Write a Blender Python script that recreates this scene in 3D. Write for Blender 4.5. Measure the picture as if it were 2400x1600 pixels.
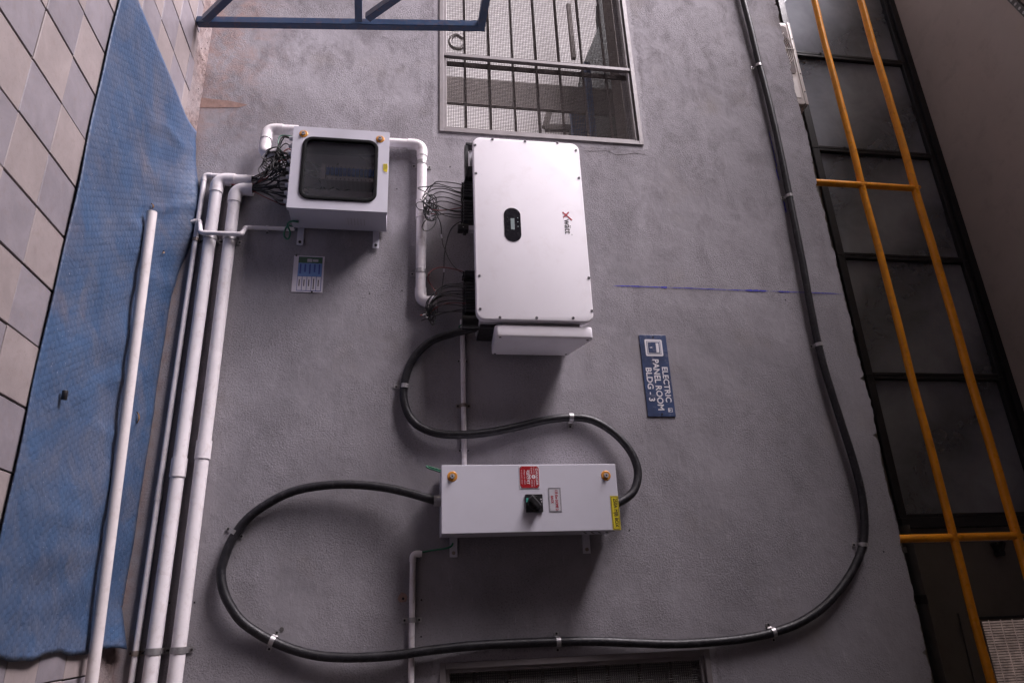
import bpy, bmesh, math, random
from mathutils import Vector, Matrix

for o in list(bpy.data.objects):
    bpy.data.objects.remove(o)
SC = bpy.context.scene
COL = SC.collection
RND = random.Random(7)

# ------------------------------------------------------------------ camera
# The picture was taken with the camera turned on its side: the photograph's
# right is the world's up.  X runs along the wall, the wall face is Y = 0, Z is up.
CAM = Vector((0.0, -4.05, 1.40))
RIGHT = Vector((0.03802381, -0.15391466, 0.98735225))
DOWN = Vector((0.93086522, 0.36475803, 0.02101232))
FWD = Vector((-0.36337876, 0.91829291, 0.15714329))
FPX = 1630.78
cd = bpy.data.cameras.new('camera')
cd.sensor_width = 36.0
cd.lens = FPX / 2400 * 36
cd.clip_start = 0.05
cd.clip_end = 600
cam = bpy.data.objects.new('camera', cd)
COL.objects.link(cam)
cam.matrix_world = Matrix(((RIGHT.x, -DOWN.x, -FWD.x, CAM.x),
                           (RIGHT.y, -DOWN.y, -FWD.y, CAM.y),
                           (RIGHT.z, -DOWN.z, -FWD.z, CAM.z),
                           (0, 0, 0, 1)))
SC.camera = cam

# ------------------------------------------------------------------ sky, sun, exposure
SUN_ELEV = math.radians(32)
SUN_AZ = math.radians(22)          # off the wall plane, coming from the left
world = bpy.data.worlds.new('World')
SC.world = world
world.use_nodes = True
wn = world.node_tree
wn.nodes.clear()
wo = wn.nodes.new('ShaderNodeOutputWorld')
bg = wn.nodes.new('ShaderNodeBackground')
sky = wn.nodes.new('ShaderNodeTexSky')
sky.sky_type = 'NISHITA'
sky.sun_disc = False
sky.sun_elevation = SUN_ELEV
to_sun = Vector((-math.cos(SUN_ELEV) * math.cos(SUN_AZ), -math.cos(SUN_ELEV) * math.sin(SUN_AZ), math.sin(SUN_ELEV)))
sky.sun_rotation = math.atan2(to_sun.x, to_sun.y)
sky.dust_density = 4.0
bg.inputs['Strength'].default_value = 0.05
wn.links.new(sky.outputs[0], bg.inputs[0])
wn.links.new(bg.outputs[0], wo.inputs[0])
sd = bpy.data.lights.new('sun', 'SUN')
sd.energy = 4.0
sd.angle = math.radians(40)
sd.color = (0.97, 0.895, 1.0)
sun = bpy.data.objects.new('sun', sd)
COL.objects.link(sun)
sun.location = (-12, -5, 8)
sun.rotation_euler = to_sun.to_track_quat('Z', 'Y').to_euler()
SC.view_settings.view_transform = 'Standard'
SC.view_settings.look = 'None'
SC.view_settings.gamma = 1.0
SC.view_settings.use_curve_mapping = False
SC.view_settings.exposure = 1.80
SC.cycles.max_bounces = 6
SC.cycles.diffuse_bounces = 4
SC.cycles.transparent_max_bounces = 12
SC.cycles.use_denoising = True
SC.cycles.use_adaptive_sampling = True
SC.cycles.adaptive_threshold = 0.02
SC.cycles.caustics_reflective = False
SC.cycles.caustics_refractive = False


# ------------------------------------------------------------------ measuring helpers
def ray(x, y):
    return RIGHT * ((x - 1200) / FPX) + DOWN * ((y - 800) / FPX) + FWD


def wp(x, y, d=0.0):
    """point that stands d metres in front of the wall face"""
    r = ray(x, y)
    return CAM + r * ((-d - CAM.y) / r.y)


def fp(x, y, z=0.0):
    r = ray(x, y)
    return CAM + r * ((z - CAM.z) / r.z)


def in_view(p, m=0.0):
    v = Vector(p) - CAM
    c = v.dot(FWD)
    if c <= 0.05:
        return False
    x = 1200 + FPX * v.dot(RIGHT) / c
    y = 800 + FPX * v.dot(DOWN) / c
    return -m < x < 2400 + m and -m < y < 1600 + m


# ------------------------------------------------------------------ materials
def nt(m):
    m.use_nodes = True
    return m.node_tree, m.node_tree.nodes['Principled BSDF']


def N(t, kind, **kw):
    n = t.nodes.new(kind)
    for k, v in kw.items():
        setattr(n, k, v)
    return n


def coords(t):
    return N(t, 'ShaderNodeNewGeometry').outputs['Position']


def noise(t, vec, scale, detail=4.0, rough=0.55, dist=0.0):
    n = N(t, 'ShaderNodeTexNoise')
    n.inputs['Scale'].default_value = scale
    n.inputs['Detail'].default_value = detail
    n.inputs['Roughness'].default_value = rough
    n.inputs['Distortion'].default_value = dist
    t.links.new(vec, n.inputs['Vector'])
    return n.outputs['Fac']


def ramp(t, fac, stops):
    r = N(t, 'ShaderNodeValToRGB')
    e = r.color_ramp.elements
    e[0].position, e[0].color = stops[0][0], (*stops[0][1], 1)
    e[1].position, e[1].color = stops[-1][0], (*stops[-1][1], 1)
    for p, c in stops[1:-1]:
        k = e.new(p)
        k.color = (*c, 1)
    t.links.new(fac, r.inputs[0])
    return r.outputs[0]


def mix(t, fac, a, b, mode='MIX'):
    m = N(t, 'ShaderNodeMix', data_type='RGBA', blend_type=mode)
    for s, v in ((0, fac), (6, a), (7, b)):
        if hasattr(v, 'is_linked') or hasattr(v, 'links'):
            t.links.new(v, m.inputs[s])
        else:
            m.inputs[s].default_value = v if s == 0 else (*v, 1)
    return m.outputs[2]


def mth(t, op, a, b=0.0, clamp=False):
    m = N(t, 'ShaderNodeMath', operation=op, use_clamp=clamp)
    for i, v in enumerate((a, b)):
        if hasattr(v, 'links'):
            t.links.new(v, m.inputs[i])
        else:
            m.inputs[i].default_value = v
    return m.outputs[0]


def mrange(t, v, a, b, c=0.0, d=1.0):
    m = N(t, 'ShaderNodeMapRange')
    t.links.new(v, m.inputs[0])
    for i, k in enumerate((a, b, c, d)):
        m.inputs[i + 1].default_value = k
    return m.outputs[0]


def bump(t, p, height, strength=0.5, dist=0.002):
    b = N(t, 'ShaderNodeBump')
    b.inputs['Strength'].default_value = strength
    b.inputs['Distance'].default_value = dist
    t.links.new(height, b.inputs['Height'])
    t.links.new(b.outputs[0], p.inputs['Normal'])
    return b


def paint(name, col, rough=0.5, metal=0.0, var=0.10, scale=9.0, dirt=None, dirt_amt=0.35, bumpy=0.0, spec=0.5):
    """painted or moulded surface with uneven tone and a little dirt"""
    m = bpy.data.materials.new(name)
    t, p = nt(m)
    c = coords(t)
    n1 = noise(t, c, scale, 3, 0.6)
    lo = tuple(v * (1 - var) for v in col)
    hi = tuple(min(1, v * (1 + var * 0.6)) for v in col)
    out = ramp(t, n1, [(0.3, lo), (0.7, hi)])
    if dirt:
        n2 = noise(t, c, scale * 2.7, 4, 0.7, 0.4)
        f = mrange(t, n2, 0.52, 0.78, 0, dirt_amt)
        out = mix(t, f, out, dirt)
    t.links.new(out, p.inputs['Base Color'])
    p.inputs['Metallic'].default_value = metal
    p.inputs['Specular IOR Level'].default_value = spec
    n3 = noise(t, c, scale * 5, 1)
    t.links.new(mrange(t, n3, 0.3, 0.7, max(0.03, rough - 0.09), min(1, rough + 0.09)), p.inputs['Roughness'])
    if bumpy:
        bump(t, p, noise(t, c, scale * 14, 3), bumpy, 0.001)
    return m


M = {}
M['pvc'] = paint('white_pvc', (0.76, 0.715, 0.73), 0.38, var=0.07, scale=6, dirt=(0.36, 0.27, 0.23), dirt_amt=0.45)
M['pvc_old'] = paint('dusty_pvc', (0.68, 0.62, 0.61), 0.5, var=0.10, scale=7, dirt=(0.30, 0.22, 0.18), dirt_amt=0.35)
M['cable'] = paint('black_cable_sheath', (0.013, 0.012, 0.015), 0.46, var=0.4, scale=14, dirt=(0.10, 0.092, 0.10), dirt_amt=0.40, bumpy=0.35, spec=0.35)
M['wire'] = paint('black_wire', (0.012, 0.011, 0.012), 0.45, var=0.3)
M['wire_red'] = paint('dark_red_wire', (0.16, 0.022, 0.022), 0.45, var=0.3)
M['wire_green'] = paint('green_earth_wire', (0.015, 0.14, 0.075), 0.4, var=0.2)
M['box_grey'] = paint('light_grey_powder_coat', (0.55, 0.54, 0.60), 0.5, var=0.03, scale=3, dirt=(0.40, 0.37, 0.38), dirt_amt=0.12, bumpy=0.06)
M['inv_white'] = paint('white_powder_coat', (0.80, 0.77, 0.81), 0.55, var=0.03, scale=2.5, dirt=(0.56, 0.49, 0.48), dirt_amt=0.24, bumpy=0.05, spec=0.3)
M['inv_grey'] = paint('grey_cast_case', (0.46, 0.44, 0.47), 0.5, var=0.05)
M['black_plastic'] = paint('black_plastic', (0.014, 0.013, 0.015), 0.38, var=0.2)
M['rubber'] = paint('black_rubber', (0.006, 0.006, 0.007), 0.7, var=0.2, spec=0.10)
M['gland'] = paint('grey_nylon', (0.50, 0.50, 0.53), 0.45, var=0.06)
M['zinc'] = paint('zinc_plate', (0.40, 0.385, 0.39), 0.46, metal=0.75, var=0.2, scale=30, dirt=(0.22, 0.15, 0.12), dirt_amt=0.4)
M['zinc_rust'] = paint('rusty_zinc', (0.30, 0.25, 0.22), 0.55, metal=0.6, var=0.3, scale=30, dirt=(0.16, 0.08, 0.05), dirt_amt=0.6)
M['screw'] = paint('screw_head', (0.03, 0.028, 0.03), 0.5, metal=0.4, var=0.3)
M['steel_screw'] = paint('steel_screw', (0.42, 0.40, 0.42), 0.28, metal=0.9, var=0.2)
M['chrome'] = paint('chrome', (0.62, 0.61, 0.62), 0.25, metal=0.55, var=0.1)
M['brass_ring'] = paint('orange_washer', (0.62, 0.27, 0.05), 0.38, metal=0.25, var=0.15, scale=40)
M['blue_steel'] = paint('blue_painted_steel', (0.017, 0.045, 0.108), 0.40, var=0.15, scale=8, dirt=(0.16, 0.07, 0.04), dirt_amt=0.5)
M['yellow'] = paint('orange_yellow_paint', (0.84, 0.315, 0.007), 0.36, var=0.16, scale=6, dirt=(0.30, 0.115, 0.02), dirt_amt=0.5)
M['black_frame'] = paint('black_window_frame', (0.017, 0.017, 0.020), 0.42, var=0.25, dirt=(0.06, 0.055, 0.055), dirt_amt=0.3)
M['win_frame'] = paint('grey_window_frame', (0.205, 0.185, 0.187), 0.5, metal=0.1, var=0.12, scale=10, dirt=(0.2, 0.15, 0.13), dirt_amt=0.4)
M['rust_bar'] = paint('rusty_bar', (0.085, 0.055, 0.05), 0.7, var=0.3, scale=30, dirt=(0.16, 0.08, 0.05), dirt_amt=0.5)
M['mesh_wire'] = paint('mesh_wire', (0.16, 0.145, 0.14), 0.5, metal=0.5, var=0.2, scale=20)
M['soffit'] = paint('brown_soffit_plaster', (0.46, 0.395, 0.36), 0.85, var=0.07, scale=1.6, dirt=(0.2, 0.16, 0.14), dirt_amt=0.3)
M['upper_plaster'] = paint('brown_grey_plaster', (0.17, 0.155, 0.14), 0.85, var=0.12, scale=2.0, dirt=(0.11, 0.09, 0.085), dirt_amt=0.4)
M['room_white'] = paint('white_room_wall', (0.62, 0.59, 0.58), 0.8, var=0.05, scale=2.0)
M['room_brown'] = paint('brown_column', (0.155, 0.13, 0.12), 0.8, var=0.15, scale=5)
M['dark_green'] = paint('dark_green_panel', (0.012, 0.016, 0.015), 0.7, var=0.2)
M['room_blue'] = paint('blue_column_paint', (0.03, 0.09, 0.24), 0.5, var=0.15)
M['dark_room'] = paint('dark_interior', (0.16, 0.155, 0.165), 0.9, var=0.2, scale=1.5)
M['concrete'] = paint('grey_concrete', (0.11, 0.105, 0.105), 0.9, var=0.15, scale=1.2)
M['ac_white'] = paint('off_white_casing', (0.66, 0.61, 0.58), 0.45, var=0.05, scale=6, dirt=(0.35, 0.28, 0.25), dirt_amt=0.25)
M['dark_pipe'] = paint('dark_grey_pipe', (0.065, 0.063, 0.062), 0.5, var=0.2, scale=6)
M['ribbed'] = paint('pale_pink_ribbed_sheet', (0.62, 0.50, 0.47), 0.55, var=0.15, scale=25, dirt=(0.25, 0.18, 0.16), dirt_amt=0.5)
M['sign_blue'] = None
M['ink_white'] = paint('white_print', (0.72, 0.69, 0.72), 0.45, var=0.04)
M['ink_black'] = paint('black_print', (0.02, 0.018, 0.022), 0.5, var=0.1)
M['ink_red'] = paint('red_print', (0.42, 0.012, 0.03), 0.5, var=0.1)
M['danger_red'] = paint('red_enamel', (0.34, 0.004, 0.010), 0.4, var=0.06, scale=20)
M['label_yellow'] = paint('yellow_label', (0.62, 0.50, 0.02), 0.45, var=0.06, scale=20)
M['label_clear'] = paint('grey_paper_label', (0.47, 0.455, 0.49), 0.5, var=0.03)
M['paper'] = paint('white_laminated_paper', (0.70, 0.66, 0.72), 0.35, var=0.04)
M['print_blue'] = paint('blue_print', (0.16, 0.29, 0.58), 0.4, var=0.06)
M['print_green'] = paint('green_print', (0.05, 0.12, 0.07), 0.4, var=0.15, scale=40)
M['line_blue'] = paint('dark_blue_line', (0.05, 0.08, 0.32), 0.4, var=0.06)
M['lcd'] = paint('grey_green_display', (0.26, 0.31, 0.31), 0.2, var=0.06)
M['panel_black'] = paint('glossy_black_panel', (0.014, 0.013, 0.017), 0.16, var=0.1)
M['teal'] = paint('teal_mark', (0.06, 0.33, 0.26), 0.4, var=0.05)
M['breaker'] = paint('breaker_white', (0.80, 0.76, 0.77), 0.4, var=0.04)
M['breaker_blue'] = paint('breaker_blue', (0.04, 0.13, 0.50), 0.35, var=0.08)
M['chalk'] = paint('blue_chalk', (0.045, 0.045, 0.42), 0.9, var=0.3, scale=60)
M['crack'] = paint('crack_shadow', (0.10, 0.09, 0.09), 1.0, var=0.2)
M['leaf'] = paint('dry_leaf', (0.20, 0.11, 0.05), 0.7, var=0.3, scale=60)
M['mortar_grey'] = paint('grey_mortar', (0.36, 0.33, 0.33), 0.9, var=0.15, scale=12)


def mat_sign():
    m = bpy.data.materials.new('blue_sign_face')
    t, p = nt(m)
    c = coords(t)
    a = noise(t, c, 5, 3)
    base = ramp(t, a, [(0.35, (0.034, 0.045, 0.095)), (0.65, (0.048, 0.076, 0.165))])
    w = noise(t, c, 22, 6, 0.7, 0.8)
    base = mix(t, mrange(t, w, 0.54, 0.68, 0, 0.50), base, (0.24, 0.235, 0.29))
    t.links.new(base, p.inputs['Base Color'])
    p.inputs['Roughness'].default_value = 0.32
    return m


M['sign_blue'] = mat_sign()


WIN = [(-4.86, -3.20), (0.248, 1.908)]
WZ0, WZ1 = 1.655, 3.120


def mat_wall():
    """sand-faced cement plaster: blotchy grey, grainy, brick-red splashes low on the left"""
    m = bpy.data.materials.new('grey_cement_plaster')
    t, p = nt(m)
    c = coords(t)
    sx = N(t, 'ShaderNodeSeparateXYZ')
    t.links.new(c, sx.inputs[0])
    X, Z = sx.outputs[0], sx.outputs[2]
    big = noise(t, c, 0.75, 5, 0.58, 0.9)
    base = ramp(t, big, [(0.30, (0.218, 0.206, 0.221)), (0.52, (0.285, 0.269, 0.288)), (0.74, (0.345, 0.328, 0.352))])
    mp = N(t, 'ShaderNodeMapping')
    mp.inputs['Scale'].default_value = (1.0, 1.0, 1.7)
    t.links.new(c, mp.inputs[0])
    med = noise(t, mp.outputs[0], 3.6, 6, 0.66, 0.7)
    brk = mrange(t, noise(t, c, 85, 3, 0.7), 0.36, 0.60, 1.25, 0.45)
    smear = mth(t, 'MULTIPLY', mrange(t, med, 0.36, 0.54, 1, 0), brk, True)
    zone = mrange(t, mth(t, 'ADD', X, mth(t, 'MULTIPLY', noise(t, c, 0.6, 2), 2.4)), -0.6, -2.9, 0.28, 1.0)
    base = mix(t, mth(t, 'MULTIPLY', mth(t, 'MULTIPLY', smear, zone), 0.80), base, (0.125, 0.111, 0.120))
    pale = mrange(t, noise(t, c, 2.6, 7, 0.65, 1.3), 0.56, 0.74, 0, 0.40)
    base = mix(t, mth(t, 'MULTIPLY', pale, mrange(t, zone, 0.3, 1, 0.5, 1)), base, (0.40, 0.375, 0.40))
    trow = N(t, 'ShaderNodeMapping')
    trow.inputs['Scale'].default_value = (1.0, 1.0, 5.0)
    trow.inputs['Rotation'].default_value = (0, 0.5, 0)
    t.links.new(c, trow.inputs[0])
    base = mix(t, mrange(t, noise(t, trow.outputs[0], 6, 5, 0.7, 0.6), 0.60, 0.74, 0, 0.42), base, (0.43, 0.41, 0.435))
    yel = mrange(t, noise(t, c, 2.3, 4, 0.6), 0.58, 0.75, 0, 0.35)
    base = mix(t, yel, base, (0.265, 0.232, 0.208))
    pits = mrange(t, noise(t, c, 1.7, 4, 0.6), 0.40, 0.60, 0.15, 1)
    Y = sx.outputs[1]
    wob = mth(t, 'MULTIPLY', mth(t, 'SUBTRACT', noise(t, c, 9, 4, 0.65), 0.5), 0.10)
    spk = mrange(t, noise(t, c, 40, 3, 0.7), 0.4, 0.6, 0, 1)
    for (xa, xb) in WIN:
        dx = mth(t, 'SUBTRACT', mth(t, 'ABSOLUTE', mth(t, 'SUBTRACT', X, (xa + xb) / 2)), (xb - xa) / 2)
        dz = mth(t, 'SUBTRACT', mth(t, 'ABSOLUTE', mth(t, 'SUBTRACT', Z, (WZ0 + WZ1) / 2)), (WZ1 - WZ0) / 2)
        dist = mth(t, 'MAXIMUM', dx, dz)
        dist = mth(t, 'ADD', dist, wob)
        base = mix(t, mrange(t, dist, 0.05, 0.075, 0.55, 0), base, (0.40, 0.38, 0.405))
        ed = mrange(t, mth(t, 'ABSOLUTE', mth(t, 'SUBTRACT', dist, 0.07)), 0.0, 0.014, 0.5, 0)
        base = mix(t, mth(t, 'MULTIPLY', ed, spk), base, (0.12, 0.108, 0.114))
    # brick-dust splashes near the ground at the left
    low = mrange(t, Z, 0.02, 0.62, 1, 0)
    left = mrange(t, X, -2.6, -3.7, 0, 1)
    spl = mrange(t, noise(t, c, 9, 7, 0.7, 0.7), 0.44, 0.66, 0, 1)
    f = mth(t, 'MULTIPLY', mth(t, 'MULTIPLY', low, left), spl)
    base = mix(t, mth(t, 'MULTIPLY', f, 0.75), base, (0.36, 0.21, 0.165))
    foot = mth(t, 'MULTIPLY', mrange(t, Z, 0.0, 0.10, 0.9, 0), mrange(t, noise(t, c, 14, 6), 0.35, 0.6, 0.2, 1))
    base = mix(t, foot, base, (0.26, 0.17, 0.15))
    # pin holes and grit, in patches
    grit = noise(t, c, 105, 4, 0.75)
    base = mix(t, mth(t, 'MULTIPLY', mrange(t, grit, 0.35, 0.47, 0.75, 0), pits), base, (0.085, 0.077, 0.082))
    t.links.new(base, p.inputs['Base Color'])
    p.inputs['Roughness'].default_value = 0.93
    p.inputs['Specular IOR Level'].default_value = 0.25
    g1 = noise(t, c, 95, 3, 0.72)
    g2 = noise(t, mp.outputs[0], 19, 3, 0.6, 0.8)
    g3 = noise(t, c, 4.5, 3, 0.55)
    h = mth(t, 'ADD', mth(t, 'MULTIPLY', g1, mrange(t, pits, 0.15, 1, 0.20, 1.55)), mth(t, 'ADD', mth(t, 'MULTIPLY', g2, 0.34), mth(t, 'MULTIPLY', g3, 1.3)))
    bump(t, p, h, 0.50, 0.008)
    return m


M['wall'] = mat_wall()


def mat_tile(name, lo, hi):
    m = bpy.data.materials.new(name)
    t, p = nt(m)
    c = coords(t)
    n1 = noise(t, c, 7, 6, 0.65, 0.6)
    base = ramp(t, n1, [(0.3, lo), (0.7, hi)])
    n2 = noise(t, c, 22, 7, 0.7)
    base = mix(t, mrange(t, n2, 0.52, 0.74, 0, 0.45), base, (0.20, 0.15, 0.138))
    n4 = noise(t, c, 3, 4, 0.6)
    base = mix(t, mrange(t, n4, 0.5, 0.75, 0, 0.4), base, tuple(v * 0.72 for v in lo))
    spk = noise(t, c, 190, 2, 0.6)
    base = mix(t, mrange(t, spk, 0.68, 0.74, 0, 0.7), base, (0.07, 0.06, 0.06))
    # every tile has its own tone
    oi = N(t, 'ShaderNodeObjectInfo')
    base = mix(t, 1.0, base, ramp(t, oi.outputs['Random'], [(0, (0.86, 0.85, 0.85)), (1, (1.0, 0.99, 0.98))]), 'MULTIPLY')
    t.links.new(base, p.inputs['Base Color'])
    p.inputs['Roughness'].default_value = 0.62
    bump(t, p, noise(t, c, 60, 4), 0.25, 0.002)
    return m


M['tile_beige'] = mat_tile('beige_tile', (0.250, 0.212, 0.207), (0.320, 0.272, 0.264))
M['tile_grey'] = mat_tile('grey_tile', (0.190, 0.170, 0.188), (0.255, 0.230, 0.250))


def mat_ground():
    m = bpy.data.materials.new('reddish_mortar_bed')
    t, p = nt(m)
    c = coords(t)
    n = noise(t, c, 26, 7, 0.7, 0.4)
    base = ramp(t, n, [(0.3, (0.075, 0.050, 0.046)), (0.5, (0.20, 0.145, 0.135)), (0.75, (0.33, 0.265, 0.25))])
    big = noise(t, c, 3.5, 5, 0.6)
    base = mix(t, mrange(t, big, 0.45, 0.65, 0, 0.7), base, (0.27, 0.235, 0.235))
    t.links.new(base, p.inputs['Base Color'])
    p.inputs['Roughness'].default_value = 0.95
    bump(t, p, noise(t, c, 90, 6, 0.7), 0.8, 0.008)
    return m


M['mortar'] = mat_ground()
M['joint'] = paint('dark_joint_soil', (0.045, 0.032, 0.028), 0.95, var=0.4, scale=30)


def mat_far():
    m = bpy.data.materials.new('dusty_yard')
    t, p = nt(m)
    c = coords(t)
    n = noise(t, c, 1.5, 6, 0.6)
    t.links.new(ramp(t, n, [(0.35, (0.17, 0.155, 0.15)), (0.7, (0.23, 0.21, 0.20))]), p.inputs['Base Color'])
    p.inputs['Roughness'].default_value = 0.85
    return m


M['far'] = mat_far()


def mat_mat():
    """blue embossed rubber mat with rows of rounded scales, dusty"""
    m = bpy.data.materials.new('blue_embossed_mat')
    t, p = nt(m)
    uv = N(t, 'ShaderNodeUVMap', uv_map='UVMap').outputs[0]
    c = coords(t)
    base = ramp(t, noise(t, c, 2.4, 5, 0.6), [(0.3, (0.034, 0.062, 0.122)), (0.7, (0.048, 0.094, 0.182))])
    d = noise(t, c, 4.2, 7, 0.68, 0.9)
    base = mix(t, mrange(t, d, 0.42, 0.72, 0, 0.62), base, (0.120, 0.120, 0.145))
    d2 = noise(t, c, 2.1, 4, 0.6, 0.3)
    base = mix(t, mrange(t, d2, 0.60, 0.72, 0, 0.45), base, (0.150, 0.120, 0.118))
    spk = noise(t, c, 120, 2, 0.6)
    base = mix(t, mrange(t, spk, 0.71, 0.75, 0, 0.8), base, (0.5, 0.5, 0.52))
    # scale pattern: staggered rows of cells
    mp = N(t, 'ShaderNodeMapping')
    t.links.new(uv, mp.inputs[0])
    sp = N(t, 'ShaderNodeSeparateXYZ')
    t.links.new(mp.outputs[0], sp.inputs[0])
    u = mth(t, 'MULTIPLY', sp.outputs[0], 1 / 0.036)
    v = mth(t, 'MULTIPLY', sp.outputs[1], 1 / 0.030)
    row = mth(t, 'FLOOR', v)
    off = mth(t, 'MULTIPLY', mth(t, 'MODULO', mth(t, 'ABSOLUTE', row), 2.0), 0.5)
    fu = mth(t, 'SUBTRACT', mth(t, 'FRACT', mth(t, 'ADD', u, off)), 0.5)
    fv = mth(t, 'FRACT', v)
    r2 = mth(t, 'ADD', mth(t, 'POWER', mth(t, 'MULTIPLY', fu, 2.0), 2.0), mth(t, 'POWER', fv, 2.0))
    scale_h = mth(t, 'MULTIPLY', mth(t, 'LESS_THAN', r2, 0.92), mth(t, 'SUBTRACT', 1.2, mth(t, 'MULTIPLY', r2, 0.4)))
    edge = mrange(t, mth(t, 'ABSOLUTE', mth(t, 'SUBTRACT', r2, 0.92)), 0.0, 0.14, 1, 0)
    base = mix(t, mth(t, 'MULTIPLY', edge, mrange(t, noise(t, c, 2.7, 3), 0.35, 0.65, 0.12, 0.5)), base, (0.020, 0.032, 0.070))
    t.links.new(base, p.inputs['Base Color'])
    p.inputs['Roughness'].default_value = 0.52
    p.inputs['Specular IOR Level'].default_value = 0.35
    bump(t, p, mth(t, 'ADD', mth(t, 'MULTIPLY', scale_h, 0.55), mth(t, 'MULTIPLY', noise(t, c, 6, 4, 0.6, 1.0), 2.2)), 0.8, 0.005)
    return m


M['mat'] = mat_mat()


def mat_glass(name, tint, rough=0.0, veil_lo=0.0, veil_hi=0.05):
    m = bpy.data.materials.new(name)
    m.use_nodes = True
    t = m.node_tree
    t.nodes.clear()
    o = N(t, 'ShaderNodeOutputMaterial')
    g = N(t, 'ShaderNodeBsdfGlossy')
    g.inputs['Roughness'].default_value = rough
    tr = N(t, 'ShaderNodeBsdfTransparent')
    tr.inputs[0].default_value = (*tint, 1)
    df = N(t, 'ShaderNodeBsdfDiffuse')
    df.inputs[0].default_value = (0.37, 0.385, 0.43, 1)
    c = coords(t)
    lw = N(t, 'ShaderNodeFresnel')
    lw.inputs[0].default_value = 1.5
    mx = N(t, 'ShaderNodeMixShader')
    t.links.new(lw.outputs[0], mx.inputs[0])
    t.links.new(tr.outputs[0], mx.inputs[1])
    t.links.new(g.outputs[0], mx.inputs[2])
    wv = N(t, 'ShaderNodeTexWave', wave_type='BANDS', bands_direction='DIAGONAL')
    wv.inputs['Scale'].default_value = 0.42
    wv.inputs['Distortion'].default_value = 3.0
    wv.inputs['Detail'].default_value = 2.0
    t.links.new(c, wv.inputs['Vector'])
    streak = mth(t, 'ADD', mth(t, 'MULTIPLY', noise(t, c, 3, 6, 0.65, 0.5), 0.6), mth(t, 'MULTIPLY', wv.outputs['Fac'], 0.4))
    veil = mrange(t, streak, 0.30, 0.78, veil_lo, veil_hi)  # pale veil with diagonal bands, painted in place of reflections
    m2 = N(t, 'ShaderNodeMixShader')
    t.links.new(veil, m2.inputs[0])
    t.links.new(mx.outputs[0], m2.inputs[1])
    t.links.new(df.outputs[0], m2.inputs[2])
    t.links.new(m2.outputs[0], o.inputs[0])
    return m


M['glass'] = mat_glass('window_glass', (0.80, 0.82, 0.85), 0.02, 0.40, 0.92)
M['acrylic'] = mat_glass('acrylic_pane', (0.97, 0.97, 0.98), 0.02, 0.01, 0.09)


# ------------------------------------------------------------------ object helpers
WLOC = {}


def _link(o, parent, loc=(0, 0, 0)):
    COL.objects.link(o)
    loc = Vector(loc)
    o.location = loc
    WLOC[o] = loc
    if parent:
        o.parent = parent
        o.matrix_parent_inverse = Matrix.Translation(-WLOC[parent])
    return o


def thing(name, label, cat, loc=(0, 0, 0), group=None):
    o = bpy.data.objects.new(name, None)
    o.empty_display_size = 0.1
    _link(o, None, loc)
    o['label'] = label
    o['category'] = cat
    if group:
        o['group'] = group
    return o


def tag(o, label, cat, group=None):
    o['label'] = label
    o['category'] = cat
    if group:
        o['group'] = group
    return o


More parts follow.
